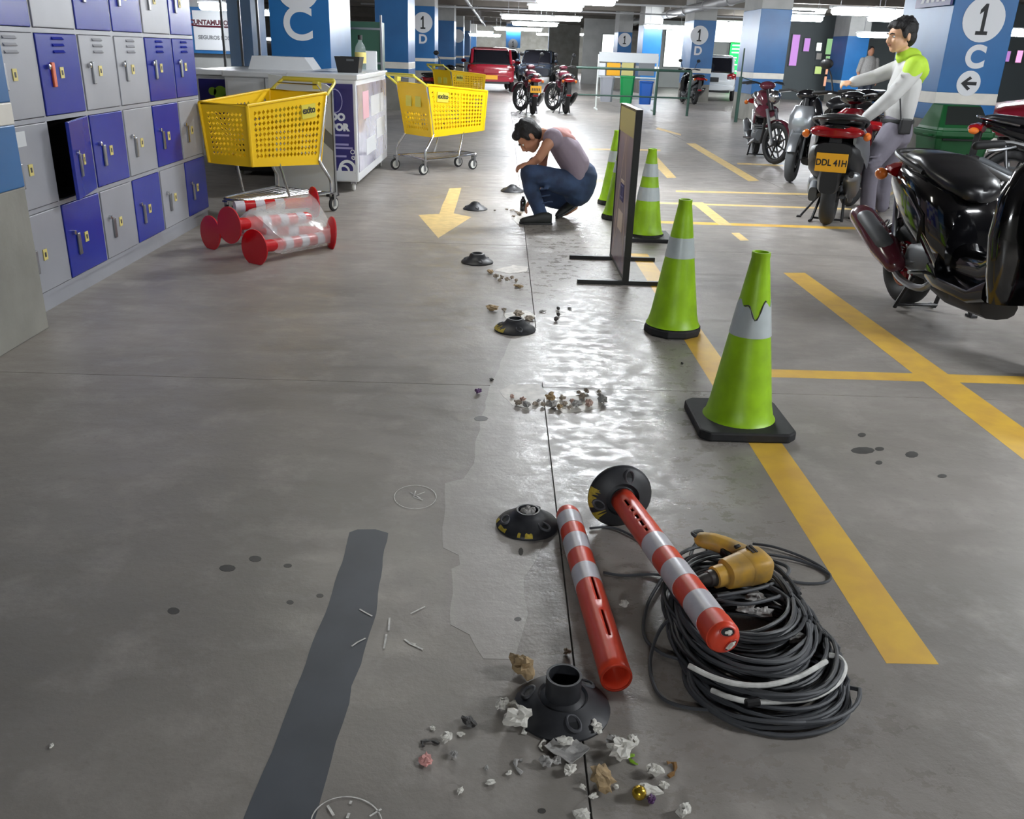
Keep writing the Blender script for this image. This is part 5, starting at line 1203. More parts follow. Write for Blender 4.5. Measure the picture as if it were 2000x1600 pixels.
def bike(label, loc, rz, wb=1.28, kind='scooter', body='gloss_black', accent='grey_plastic', rim='black', R=0.24, tw=0.11, steer=0.0, lean=0.0, plate=None, tail_w=1.0, muffler='steel', tyre='tyre', seat_m='seat', panel=None, fairing=None, mirrors=(1, -1), H=1.0, group=None, stand=True, tdx=0.0, mufs=1.0, bulk=False, shield=None):
    t = thing('motorcycle' if kind != 'scooter' else 'scooter', label, 'motorcycle' if kind != 'scooter' else 'scooter', loc, rz, group)
    t.rotation_euler = (lean, 0, rz)
    def q(n, mb, m_, **k): return obj(n, mb, m_, t, **k)
    hx = wb-0.28; FT = Matrix.Translation((hx, 0, 0)) @ Matrix.Rotation(steer, 4, 'Z') @ Matrix.Translation((-hx, 0, 0))
    def qf(n, mb, m_, **k): return obj(n, xf(mb, FT), m_, t, **k)
    wheel(t, 'rear_tyre', 0, R, tw, rim, tyre, None, 6 if kind == 'scooter' else 8, kind != 'scooter')
    wheel(t, 'front_tyre', wb, R, tw*0.85, rim, tyre, FT, 6 if kind == 'scooter' else 8, kind != 'scooter')
    tw_ = tail_w
    sh = lambda secs: [(a[0]+tdx*max(0.0, min(1.0, (0.55-a[0])/0.7)),)+tuple(a[1:]) for a in secs]
    if kind == 'scooter':
        q('tail_body', MB().lx(sh([(-0.46, .80*H, .04*tw_, .02), (-0.42, .775*H, .10*tw_, .05), (-0.28, .745*H, .15*tw_, .085), (-0.05, .70*H, .175*tw_, .13), (0.2, .62*H, .185*tw_, .17), (0.42, .55*H, .17*tw_, .20), (0.55, .47*H, .12*tw_, .17)]), 20), body)
        q('lower_cowl', MB().lx(sh([(-0.25, .56*H, .09*tw_, .05), (-0.05, .53*H, .12*tw_, .08), (0.25, .46*H, .14*tw_, .10), (0.5, .36*H, .14*tw_, .11)]), 16), accent)
        for s in (-1, 1):
            q('side_panel', MB().lx(sh([(-0.40, .72*H, .012, .04, 2.6, s*.115*tw_), (-0.2, .66*H, .014, .08, 2.6, s*.158*tw_), (0.05, .60*H, .014, .10, 2.6, s*.18*tw_), (0.3, .52*H, .012, .08, 2.6, s*.182*tw_)]), 12), panel or accent)
        q('seat_cushion', MB().lx(sh([(-0.36, .845*H, .07*tw_, .02), (-0.30, .855*H, .12*tw_, .04), (-0.05, .845*H, .15*tw_, .05), (0.10, .815*H, .155*tw_, .05), (0.16, .80*H, .15*tw_, .05), (0.38, .765*H, .135*tw_, .055), (0.53, .735*H, .09*tw_, .05), (0.57, .72*H, .04, .03)]), 20), seat_m)
        q('grab_rail', MB().tube(smooth_path([Vector((p[0]+tdx, p[1], p[2])) for p in [(-0.02, .15*tw_, .80*H), (-0.22, .165*tw_, .845*H), (-0.40, .12*tw_, .87*H), (-0.46, 0, .875*H), (-0.40, -.12*tw_, .87*H), (-0.22, -.165*tw_, .845*H), (-0.02, -.15*tw_, .80*H)]], 4), 0.015, 8), 'black' if seat_m == 'seat' else 'chrome')
        q('floor_board', MB().lx([(0.42, .30, .15, .06, 4), (0.55, .27, .17, .045, 4), (0.85, .27, .17, .045, 4), (0.97, .33, .16, .07, 4)], 16), accent)
        q('belly', MB().lx([(0.35, .24, .10, .06), (0.6, .2, .12, .05), (0.9, .22, .1, .06)], 12), 'black')
        q('centre_tunnel', MB().lx([(0.42, .42*H, .11, .13), (0.6, .36, .09, .09), (0.8, .38, .09, .1), (0.95, .48, .1, .12)], 14), body)
        # leg shield and front
        q('leg_shield', lz([(.28, wb-.34, .05, .15), (.40, wb-.33, .07, .19), (.60, wb-.34, .08, .22), (.78, wb-.36, .07, .20), (.90, wb-.38, .06, .14), (.95, wb-.39, .04, .08)], 18), shield or body)
        qf('front_cowl', lz([(.50, wb-.22, .06, .10), (.62, wb-.20, .10, .15), (.75, wb-.21, .10, .15), (.86, wb-.26, .07, .11)], 16), fairing or body)
        qf('headlight', MB().ell((wb-.115, 0, .68), (.03, .10, .055), 14, 8), 'glass')
        qf('front_fender', MB().torus((wb, 0, R), R+.018, .05, 'Y', 16, 8, (.28, 1.1), None, 0.35, 2.5), fairing or body)
        hz = .98*(H if bulk else 1)
    else:
        tank = fairing or body
        q('tank', MB().lx([(.38, .80, .07, .05), (.46, .83, .12, .09), (.62, .86, .145, .11), (.78, .85, .14, .10), (.9, .80, .08, .06)], 18), tank)
        q('tail_body', MB().lx([(-.36, .84, .04, .03), (-.30, .82, .085, .05), (-.1, .77, .11, .07), (.2, .71, .12, .09), (.4, .68, .10, .08)], 16), body)
        q('seat_cushion', MB().lx([(-.34, .875, .06, .02), (-.25, .88, .11, .035), (.0, .855, .13, .045), (.25, .82, .13, .05), (.42, .82, .09, .05)], 16), seat_m)
        q('grab_rail', MB().tube(smooth_path([Vector(p) for p in [(.0, .13, .82), (-.25, .13, .86), (-.42, .0, .88), (-.25, -.13, .86), (.0, -.13, .82)]], 4), .013, 7), 'chrome')
        q('frame_tube', MB().tube([(.9, 0, .8), (.82, 0, .4), (.6, 0, .24), (.3, 0, .3), (.1, 0, .55), (.3, 0, .7), (.9, 0, .76)], .022, 8), 'black')
        q('side_panel', MB().box((.22, .10, .56), (.24, .02, .16)).box((.22, -.10, .56), (.24, .02, .16)), body, bev=.01)
        q('radiator_shroud', MB().lx([(.7, .66, .14, .08), (.9, .68, .16, .09), (.98, .66, .1, .05)], 14), body)
        qf('front_fender', MB().torus((wb, 0, R), R+.025, .055, 'Y', 16, 8, (.25, 1.0), None, .3, 2.4), body)
        qf('headlight', MB().ell((wb-.16, 0, .88), (.08, .09, .09), 14, 8), 'chrome')
        hz = 1.02
    # engine, swing arm, exhaust
    q('engine_case', MB().lx([(.05, .30, .07, .08, 3), (.18, .31, .11, .10, 3), (.40, .32, .12, .11, 3), (.52, .33, .07, .08, 3)], 14), 'grey_plastic')
    for k in range(5): q('cooling_fin', MB().box((.40+.0*k, 0, .36+.026*k), (.15, .21, .010)), 'steel', smooth=False)
    q('crank_cover', MB().lathe([(0.0, .0), (.06, .0), (.085, -.012), (.085, -.03)], 22, TR((.22, .125, .31), PI/2)).lathe([(0, -.03), (.02, -.03), (.03, 0), (.0, .01)], 12, TR((.22, .13, .31), PI/2)), 'steel')
    for s in (-1, 1): q('swing_arm', MB().tube([(0, s*(tw/2+.03), R), (.3, s*.09, .32)], .022, 8), 'grey_plastic')
    for s in (-1, 1): spring(t, (-.02, s*(tw/2+.045), R+.05), (-.10, s*.10*tw_, .66*H), m_='chrome' if s < 0 else 'steel')
    ms = -(tw/2+.09)
    q('exhaust_pipe', MB().tube(smooth_path([Vector(p) for p in [(.45, -.06, .3), (.42, -.14, .2), (.2, ms, .2), (.06, ms, .27)]], 4), .02, 8), 'steel')
    mf = q('muffler', MB().cap_tube([(.10, ms, .27), (-.02, ms-.005, .33), (-.34, ms-.015, .46)], [.05*mufs, .068*mufs, .062*mufs], 16, (1.0, .8)), muffler)
    if bulk:
        q('engine_cover', MB().lathe([(0, .03), (.05, .03), (.10, .015), (.115, -.02), (.115, -.10)], 22, TR((.16, .19, .33), -PI/2)), 'steel'); q('drive_case', MB().lx([(-.05, .26, .035, .06, 3, .15), (.1, .29, .045, .10, 3, .16), (.35, .31, .04, .11, 3, .15)], 14), 'grey_plastic')
        q('rear_cowl', MB().lx([(-.43, .66, .15, .07, 3), (-.34, .61, .20, .13, 3), (-.05, .56, .23, .16, 3), (.15, .50, .22, .15, 3), (.4, .42, .2, .14, 3)], 16), 'black'); q('mud_flap', MB().lx([(-.44, .42, .07, .10, 4), (-.40, .44, .09, .12, 4), (-.34, .46, .09, .10, 4)], 12), 'black')
    obj('heat_shield', MB().cap_tube([(.0, ms-.028, .36), (-.26, ms-.036, .465)], [.045*mufs, .042*mufs], 12, (1, .75)), 'grey_plastic', mf)
    obj('muffler_tip', MB().tube([(-.38, ms-.015, .475), (-.43, ms-.015, .495)], .022, 10), 'black', mf)
    q('rear_fender', MB().torus((0, 0, R), R+.03, .05, 'Y', 14, 8, (.22, 1.2), None, .75, 2.5), 'black')
    # tail: lights, plate
    q('plate_bracket', MB().prism([(-.40, .74*H), (-.34, .74*H), (-.36, .44), (-.42, .46)], .10, Matrix.Translation((tdx, .05, 0)) @ FRONT), 'black', smooth=False, bev=.006)
    q('tail_light', MB().lx([(a_[0]+tdx,)+a_[1:] for a_ in [(-.475, .765*H, .10*tw_, .022), (-.455, .765*H, .15*tw_, .04), (-.40, .77*H, .165*tw_, .05), (-.33, .765*H, .17*tw_, .04)]], 16), 'lens_red')
    for s in (-1, 1): q('turn_signal', MB().ell((-.40+tdx, s*(.175*tw_+.012), .745*H), (.05, .032, .034), 12, 8), 'lens_amber')
    if plate:
        pl = q('number_plate', MB().box((-.445, 0, .575), (.008, .25, .15), None), 'plate', smooth=False, bev=.003)
        if len(plate) > 3: text(plate, .072, 'sign_black', pl, Matrix.Translation((-.4505, 0, .572)) @ Matrix.Rotation(-PI/2, 4, 'Z') @ FRONT, bold=.002, sx=.86, extrude=.0006)
        else:
            for k in range(5): obj('plate_mark', MB().box((-.4505, -.08+.04*k, .572), (.002, .022, .055)), 'dark_bit', pl, smooth=False)
    q('reflector', MB().box((-.425+tdx, 0, .44), (.014, .11, .04)), 'lens_red', bev=.004)
    q('reflector_mount', MB().box((-.41+tdx, 0, .44), (.02, .14, .06)), 'grey_plastic', bev=.006)
    # fork, handlebar, mirrors
    for s in (-1, 1): qf('fork_leg', MB().tube([(wb, s*.075, R), (wb-.2, s*.075, .72)], .021, 8), 'steel')
    qf('steering_head', MB().tube([(wb-.19, 0, .70), (wb-.33, 0, hz)], .035, 10), 'black')
    qf('handlebar_cover', MB().ell((wb-.34, 0, hz), (.08, .13, .06), 14, 8), body)
    qf('handlebar', MB().tube(smooth_path([Vector(p) for p in [(wb-.44, -.34, hz+.03), (wb-.40, -.20, hz+.045), (wb-.34, 0, hz), (wb-.40, .20, hz+.045), (wb-.44, .34, hz+.03)]], 4), .012, 8), 'black')
    for s in (-1, 1):
        qf('grip', MB().cap_tube([(wb-.41, s*.24, hz+.04), (wb-.445, s*.35, hz+.028)], .018, 10), 'rubber')
        qf('brake_lever', MB().tube([(wb-.37, s*.2, hz+.03), (wb-.36, s*.28, hz+.02), (wb-.385, s*.34, hz+.01)], .007, 6), 'steel')
        if s in mirrors:
            qf('mirror_stem', MB().tube([(wb-.39, s*.19, hz+.05), (wb-.36, s*.24, hz+.18), (wb-.36, s*.28, hz+.25)], .008, 6), 'black')
            qf('mirror_head', MB().ell((wb-.37, s*.30, hz+.29), (.022, .065, .048), 14, 8), 'black')
    q('foot_peg', MB().tube([(.42, .12, .29), (.42, .24, .29)], .012, 6).tube([(.42, -.12, .29), (.42, -.24, .29)], .012, 6), 'chrome')
    if stand:
        q('centre_stand', MB().tube([(.24, .10, .22), (.12, .14, .015), (.05, .15, .01)], .013, 6).tube([(.24, -.10, .22), (.14, -.12, .015)], .013, 6).tube([(.14, .14, .03), (.14, -.12, .03)], .010, 6), 'black')
        q('side_stand', MB().tube([(.38, .12, .22), (.30, .26, .012)], .011, 6).box((.29, .27, .008), (.06, .04, .012)), 'black')
    return t
# near right scooter, seen from its right side
A = P(1757, 594); B = P(2030, 742)
bike('glossy black scooter with a red wheel at the right edge, nearest the camera', (A.x+.02, A.y+.02, 0), math.atan2(B.y-A.y, B.x-A.x), wb=1.36, tdx=.27, mufs=1.35, mirrors=(), rim='red', body='gloss_black', accent='gloss_black', panel='gloss_black', R=.245, tw=.125, muffler='maroon', tail_w=1.15, H=1.0, steer=.25, plate=None)
# black and dark red scooter the man is holding
A = P(1636, 448)
bike('black scooter with wide red tail light and yellow plate held by the standing man', (A.x-.03, A.y+.22, 0), math.radians(65), wb=1.30, shield='red', rim='black', body='gloss_black', accent='black', panel='silver', fairing='red', plate='DDL 41H', R=.25, tw=.13, tail_w=1.30, H=1.06, steer=-.3, mirrors=(1,), bulk=True)
bike('black motorcycle mostly hidden behind the arms of the standing man', (3.80, 9.52, 0), math.radians(72), wb=1.32, kind='motorcycle', body='gloss_black', fairing='gloss_black', R=.29, tw=.11, mirrors=(-1,), steer=.2)
# others parked beyond it
F = P(1519, 352); hd = math.radians(-146); bike('silver and black maxi scooter with a broad black seat facing left behind the held scooter', (F.x-1.38*math.cos(hd), F.y-1.38*math.sin(hd)-.05, 0), hd, wb=1.38, body='gloss_black', accent='black', fairing='silver', panel='silver', R=.27, tw=.13, tyre='grey_tyre', H=1.18, tail_w=1.5, mirrors=(), steer=.5)
bike('small dull red motorcycle leaning at the far left of the parked row', (P(1487, 322).x+.25, P(1487, 322).y+1.3, 0), math.radians(-100), wb=1.22, kind='motorcycle', body='maroon', R=.28, tw=.085, mirrors=(), steer=.6)
bike('dark purple motorcycle far behind the parked scooters', (P(1560, 205).x, 21.0, 0), math.radians(-70), wb=1.3, kind='motorcycle', body='maroon', R=.29, tw=.1, mirrors=(), fairing='car_dark')
bike('dark scooter far behind, right of the purple motorcycle', (P(1600, 205).x, 18.0, 0), math.radians(-80), wb=1.3, body='car_dark', R=.26, tw=.11, mirrors=(1, -1))
A = PY(1950, 280, 8.6)
bike('dark motorcycle at the right edge beside the green bin', (5.25, 9.25, 0), math.radians(-35), wb=1.32, kind='motorcycle', body='gloss_black', R=.29, tw=.1, fairing='car_dark', mirrors=(), steer=.3)
bike('red scooter half cut by the right edge behind the dark motorcycle', (6.75, 11.0, 0), math.radians(-60), wb=1.3, body='red', R=.26, tw=.11, fairing='red', mirrors=(-1,))
# two bikes in the middle distance with their tails to the camera
A = P(1041, 226); bike('maroon motorcycle with a yellow plate, left of the two in the aisle', (A.x, A.y+.3, 0), math.radians(95), wb=1.35, kind='motorcycle', body='maroon', R=.32, tw=.12, plate='-', steer=.55, tail_w=.8)
A = P(1106, 224); bike('maroon motorcycle without a visible plate, right of the two in the aisle', (A.x, A.y+.3, 0), math.radians(94), wb=1.35, kind='motorcycle', body='maroon', R=.32, tw=.12, steer=.6, tail_w=.8, muffler='black')
q = PY(850, 150, 19.5); bike('dark scooter with a red tail behind the yellow trolley', (q.x, 19.5, 0), math.radians(75), wb=1.3, body='gloss_black', accent='red', panel='red', fairing='gloss_black', R=.26, tw=.12, tail_w=1.2, mirrors=(1,))
q = PY(1352, 170, 30); bike('small dark scooter beside the far 1 D pillar', (q.x-.05, 29.2, 0), math.radians(96), wb=1.3, body='gloss_black', R=.26, tw=.11)

# ================================================================ cars
def car(label, loc, rz, body, plate=None, tall=1.0, lights='lens_red', scale=1.0):
    t = thing('car', label, 'car', loc, rz); t.scale = (scale,)*3
    def q(n, mb, m_, **k): return obj(n, mb, m_, t, **k)
    q('body', MB().lx([(-2.0, .62, .70, .22, 5), (-1.95, .62, .80, .30, 5), (-1.5, .63, .84, .33, 5), (0, .62, .85, .33, 5), (1.2, .60, .84, .30, 5), (1.8, .55, .78, .25, 5), (2.0, .52, .66, .18, 5)], 24), body)
    q('cabin_glass', MB().lx([(-1.93, .92, .70, .04, 5), (-1.55, 1.13, .69, .27*tall, 5), (-1.1, 1.17, .69, .29*tall, 5), (.1, 1.17, .70, .28*tall, 5), (.55, 1.06, .70, .18, 5), (1.05, .90, .70, .03, 5)], 24), 'glass_dark')
    q('roof', MB().lx([(-1.62, 1.20+.20*tall, .60, .015, 4), (-1.55, 1.21+.20*tall, .63, .03, 4), (-1.0, 1.22+.23*tall, .64, .035, 4), (0.0, 1.22+.22*tall, .63, .03, 4), (.2, 1.20+.19*tall, .6, .012, 4)], 20), body)
    for s in (-1, 1):
        q('rear_pillar', MB().tube([(-1.92, s*.70, .93), (-1.62, s*.66, 1.22+.17*tall)], .05, 6), body)
        q('front_pillar', MB().tube([(1.0, s*.70, .92), (.15, s*.64, 1.2+.19*tall)], .035, 6), body)
        q('door_pillar', MB().tube([(-.5, s*.72, .93), (-.5, s*.65, 1.2+.2*tall)], .03, 6), 'black')
        q('tail_lamp', MB().lx([(-2.0, .80, .10, .09, 3, s*.62), (-1.96, .80, .12, .11, 3, s*.66), (-1.85, .80, .06, .1, 3, s*.78)], 12), lights)
        q('headlamp', MB().ell((1.86, s*.58, .64), (.12, .16, .08), 12, 8), 'glass')
        q('door_mirror', MB().ell((.72, s*.93, 1.0), (.06, .10, .07), 10, 8), body)
        for x in (-1.25, 1.25):
            w_ = q('wheel', MB().torus((x, s*.76, .31), .23, .085, 'Y', 24, 8), 'tyre'); obj('wheel_rim', MB().lathe([(0, .03), (.05, .03), (.19, .0), (.20, -.04)], 18, TR((x, s*.79, .31), -s*PI/2)), 'steel', w_)
    q('rear_bumper', MB().lx([(-2.06, .44, .66, .08, 4), (-2.0, .44, .80, .12, 4), (-1.8, .44, .84, .12, 4)], 16), body)
    q('lower_trim', MB().box((-2.02, 0, .33), (.06, 1.3, .08)), 'black', bev=.01)
    q('plate_panel', MB().box((-2.012, 0, .70), (.02, .52, .15)), 'black' if not plate else body, bev=.01)
    if plate: q('number_plate', MB().box((-2.078, 0, .50), (.012, .44, .14)), 'plate', smooth=False)
    q('rear_wiper', MB().tube([(-1.88, .0, 1.0), (-1.80, .3, 1.06)], .01, 5), 'black')
    return t
def far_car(label, xl, xr, ytop, Y, rz, body, w=1.72, **k):
    a, b = PY(xl, 130, Y), PY(xr, 130, Y); zt = PY((xl+xr)/2, ytop, Y).z
    return car(label, ((a.x+b.x)/2, Y, 0), rz, body, **k)
far_car('red hatchback parked with its tail to the camera beyond the trolleys', 916, 994, 88, 35, PI/2+.06, 'car_red', plate=True)
far_car('dark car just behind the red hatchback', 958, 1003, 75, 53, PI/2+.1, 'car_dark')
far_car('dark blue grey car facing the camera in the middle of the far aisle', 1022, 1078, 86, 46, -PI/2-.1, 'car_dark', tall=1.05)
far_car('white car right of the far 1 D pillar with its tail to the camera', 1372, 1418, 104, 34, PI/2-.25, 'car_white', tall=1.05)
far_car('white car peeping out left of the letter C pillar', 516, 556, 75, 23, -PI/2+.5, 'car_white')
q = PY(1975, 200, 14.8); car('red car at the right edge beyond the motorcycles', (q.x+1.9, 15.0, 0), PI*0.9, 'car_red')

# ================================================================ lit shop fronts and panels in the distance
def flat(name, label, cat, xa, xb, ya, yb, Y, m_, deco=None):
    q0, q1 = PY(xa, yb, Y), PY(xb, ya, Y)
    t = thing(name, label, cat, ((q0.x+q1.x)/2, Y, q0.z)); w_, h_ = q1.x-q0.x, q1.z-q0.z
    obj('panel', MB().box((0, 0, h_/2), (w_, 0.05, h_)), m_, t, smooth=False)
    obj('frame', MB().box((0, 0.0, h_+.012), (w_+.05, 0.08, .025)).box((0, 0, -.012), (w_+.05, .08, .025)).box((-w_/2-.012, 0, h_/2), (.025, .08, h_)).box((w_/2+.012, 0, h_/2), (.025, .08, h_)), 'shop_dark', t, smooth=False)
    if deco: deco(t, w_, h_)
    return t
def green_deco(t, w_, h_):
    for k, (u, l) in enumerate([(.92, .8), (.82, .6), (.72, .45), (.58, .35), (.50, .3), (.38, .42), (.28, .3), (.2, .5)]):
        obj('white_line', MB().box((-w_/2+.1+w_*l/2*.9, -.03, h_*u), (w_*l*.9, .01, h_*.035)), 'white_lit', t, smooth=False)
flat('backlit_board', 'bright green backlit board with white lines right of the far 1 D pillar', 'sign', 1419, 1461, 84, 152, 45.86, 'green_lit', green_deco)
flat('wall_panel', 'bright white glowing panel behind the far pillars', 'panel', 1295, 1345, 60, 130, 45.86, 'white_lit')  # panel glows by its own material in front of the white wall
flat('wall_panel', 'bright white glowing panel above the green backlit board', 'panel', 1395, 1475, 42, 82, 45.86, 'white_lit')
flat('glass_door', 'pale blue lit glass door above the grey bucket bin', 'door', 1175, 1200, 68, 105, 46.86, 'white_lit')
for k, (xa, xb, ya, yb, m_, l) in enumerate([(1540, 1563, 68, 128, 'shop_purple', 'tall purple shop panel at the left of the shop front'), (1568, 1583, 75, 100, 'shop_purple', 'small purple shop panel beside the tall one'), (1593, 1605, 104, 116, 'white_band', 'pale shop display square in the second row'), (1593, 1605, 84, 99, 'white_lit', 'bright white display square in the top row'),
                      (1611, 1629, 76, 106, 'shop_green', 'tall pale green shop panel right of the bright square'), (1611, 1626, 110, 121, 'shop_green', 'small pale green panel below the tall green one'), (1590, 1605, 130, 144, 'shop_lime', 'lime shop panel left of the peach panels'), (1611, 1626, 128, 145, 'shop_orange', 'upper peach shop panel below the motorcycle mirror'), (1607, 1632, 150, 168, 'shop_orange', 'lower peach shop panel above the black seat')]):
    t = flat('shop_panel', l, 'shop panel', xa, xb, ya, yb, 35.86, m_); t['group'] = 'lit panels of the far shop front'
for xa, xb, ya, yb, m_, l in [(1957, 1974, 100, 120, 'shop_purple', 'dim pink shop window at the right edge'), (1981, 1998, 99, 122, 'shop_pink', 'bright pink shop window at the right edge')]:
    t = flat('shop_panel', l, 'shop panel', xa, xb, ya, yb, 26.11, m_); t['group'] = 'pink windows at the right edge'

q = PY(1945, 180, 16); 
# ================================================================ people
def V3(*a): return Vector(a)
def head_parts(mb, c, f, u, s=1.0):
    r = f.cross(u).normalized(); R = Matrix((r, f, u)).transposed()
    at = lambda x, y, z: c+R @ (Vector((x, y, z))*s)
    mb.ell(at(0, -.012, .028), (.076*s, .095*s, .088*s), 18, 12, R=R)          # cranium
    mb.ell(at(0, .022, -.035), (.062*s, .070*s, .075*s), 16, 10, R=R)          # face
    mb.ell(at(0, .048, -.086), (.032*s, .034*s, .026*s), 12, 8, R=R)           # chin
    mb.cap_tube([at(-.05, -.01, -.062), at(-.025, .045, -.088), at(.025, .045, -.088), at(.05, -.01, -.062)], .02*s, 8)
    mb.cap_tube([at(0, .086, .008), at(0, .104, -.026), at(0, .102, -.033)], [.010*s, .013*s, .015*s], 10)   # nose
    mb.ell(at(0, .078, .020), (.048*s, .020*s, .012*s), 12, 6, R=R)            # brow
    mb.ell(at(0, .084, -.056), (.024*s, .013*s, .012*s), 12, 6, R=R)           # mouth
    for k in (-1, 1):
        mb.ell(at(k*.036, .068, -.028), (.02*s, .018*s, .018*s), 10, 6, R=R)   # cheek
        mb.ell(at(k*.079, -.012, -.012), (.010*s, .020*s, .032*s), 10, 8, R=R) # ear
    return at, R
def hand(mb, w, d, n, side, s=1.0, curl=0.6):
    """palm and five fingers; d = pointing direction, n = back of the hand, side = +1 / -1 for the thumb side"""
    d = d.normalized(); n = (n-d*n.dot(d)).normalized(); x = d.cross(n)*side
    R = Matrix((x, d, n)).transposed()
    mb.ell(w+d*.045*s, (.041*s, .052*s, .017*s), 12, 8, R=R)
    for i, (o, L) in enumerate([(.030, .072), (.011, .080), (-.009, .075), (-.028, .058)]):
        p = w+d*.078*s+x*o*s; a = curl*(0.9+.08*i); pts = [p-d*.02*s, p]
        dirn = d.copy(); q = p.copy()
        for k, fr_ in enumerate((.45, .32, .23)):
            ang = a*(k+0.6); dd = d*math.cos(ang)-n*math.sin(ang); q = q+dd*L*fr_*s; pts.append(q.copy())
        mb.cap_tube(pts, [.0095*s, .0095*s, .009*s, .008*s, .007*s], 8)
    p = w+d*.03*s+x*.034*s; pts = [p-x*.012*s, p, p+(x*.7+d*.7)*.034*s-n*.006*s, p+(x*.35+d)*.055*s-n*.022*s]
    mb.cap_tube(pts, [.013*s, .012*s, .010*s, .008*s], 8)
def face_bits(t, c, f, u, s=1.0):
    r = f.cross(u).normalized(); R = Matrix((r, f, u)).transposed()
    at = lambda x, y, z: c+R @ (Vector((x, y, z))*s)
    for k in (-1, 1):
        e = obj('eye', MB().ell(at(k*.031, .0765, -.002), (.0115*s, .008*s, .007*s), 12, 8, R=R), 'sign_white', t)
        obj('iris', MB().ell(at(k*.031, .0825, -.002), (.0055*s, .003*s, .0055*s), 10, 6, R=R), 'hair', e)
        obj('eyebrow', MB().cap_tube([at(k*.014, .096, .018), at(k*.032, .094, .023), at(k*.05, .082, .017)], [.004*s, .0045*s, .003*s], 6), 'hair', t)
    obj('lips', MB().cap_tube([at(-.02, .088, -.057), at(0, .098, -.056), at(.02, .088, -.057)], [.004*s, .006*s, .004*s], 8, (1, .7)), 'lips', t)
def hair_cap(t, c, f, u, s=1.0, fringe=True, vox=.008):
    r = f.cross(u).normalized(); R = Matrix((r, f, u)).transposed()
    at = lambda x, y, z: c+R @ (Vector((x, y, z))*s)
    mb = MB().ell(at(0, -.026, .045), (.086*s, .094*s, .086*s), 20, 12, R=R).ell(at(0, -.05, -.01), (.078*s, .062*s, .075*s), 16, 10, R=R)
    if fringe: mb.ell(at(0, .045, .082), (.066*s, .048*s, .034*s), 14, 8, R=R).ell(at(.03, .068, .066), (.03*s, .025*s, .02*s), 10, 6, R=R).ell(at(-.035, .066, .068), (.03*s, .025*s, .02*s), 10, 6, R=R)
    for k in (-1, 1): mb.ell(at(k*.074, .012, .018), (.014*s, .022*s, .04*s), 10, 6, R=R)
    for i in range(26):
        a = i*2.4; b = .2+1.2*((i*7) % 13)/13; mb.ell(at(.078*math.cos(a)*math.cos(b), -.026+.086*math.sin(a)*math.cos(b), .045+.082*math.sin(b)), (.018*s, .018*s, .016*s), 8, 6)
    return remesh(obj('hair', mb, 'hair', t), vox, 3)
def limb(mb, pts, r, n=14): return mb.cap_tube(pts, r, n)
def shoe(t, heel, toe, up=V3(0, 0, 1), w_=.045, m_='shoe'):
    d = (toe-heel); L = d.length; d.normalize(); x = d.cross(up).normalized(); uu = x.cross(d)
    R = Matrix((d, x, uu)).transposed().to_4x4(); R.translation = heel
    mb = MB().lx([(-.03, .05, .025, .035), (0, .05, w_*.85, .05), (.06, .048, w_*.9, .048), (L*.55, .038, w_, .036), (L*.85, .03, w_*1.02, .028), (L, .025, w_*.8, .022), (L+.02, .022, w_*.4, .014)], 14, R)
    s = obj('shoe', mb, m_, t)
    obj('sole', MB().lx([(-.035, .006, .03, .010, 4), (0, .006, w_*.95, .011, 4), (L*.6, .006, w_*1.08, .011, 4), (L*.9, .006, w_*1.05, .011, 4), (L+.025, .007, w_*.5, .010, 4)], 14, R), 'black', s)

def body_skin(name, label, skin, J, f, headf, headu, hs=1.0, vox=.009, hands=None):
    """one continuous body: torso, limbs, neck, head and hands joined in a single skin"""
    mb = MB()
    tor = J['torso']; mb.cap_tube(tor, [.105, .115, .12, .10], 18, (1.25, .85), up=f)
    for s in ('n', 'f'):
        limb(mb, J['arm_'+s], [.048, .044, .038, .036, .027][:len(J['arm_'+s])])
        limb(mb, J['leg_'+s], [.085, .075, .055, .052, .036][:len(J['leg_'+s])])
        mb.cap_tube(J['foot_'+s], [.035, .032, .024], 10)
        w, d, n, side, curl = J['hand_'+s]; hand(mb, w, d, n, side, .95, curl)
    mb.cap_tube(J['neck'], [.06, .054, .052], 14)
    head_parts(mb, J['head'], headf, headu, hs)
    o = obj(name, mb, skin); remesh(o, vox, 4)
    return tag(o, label, 'person')

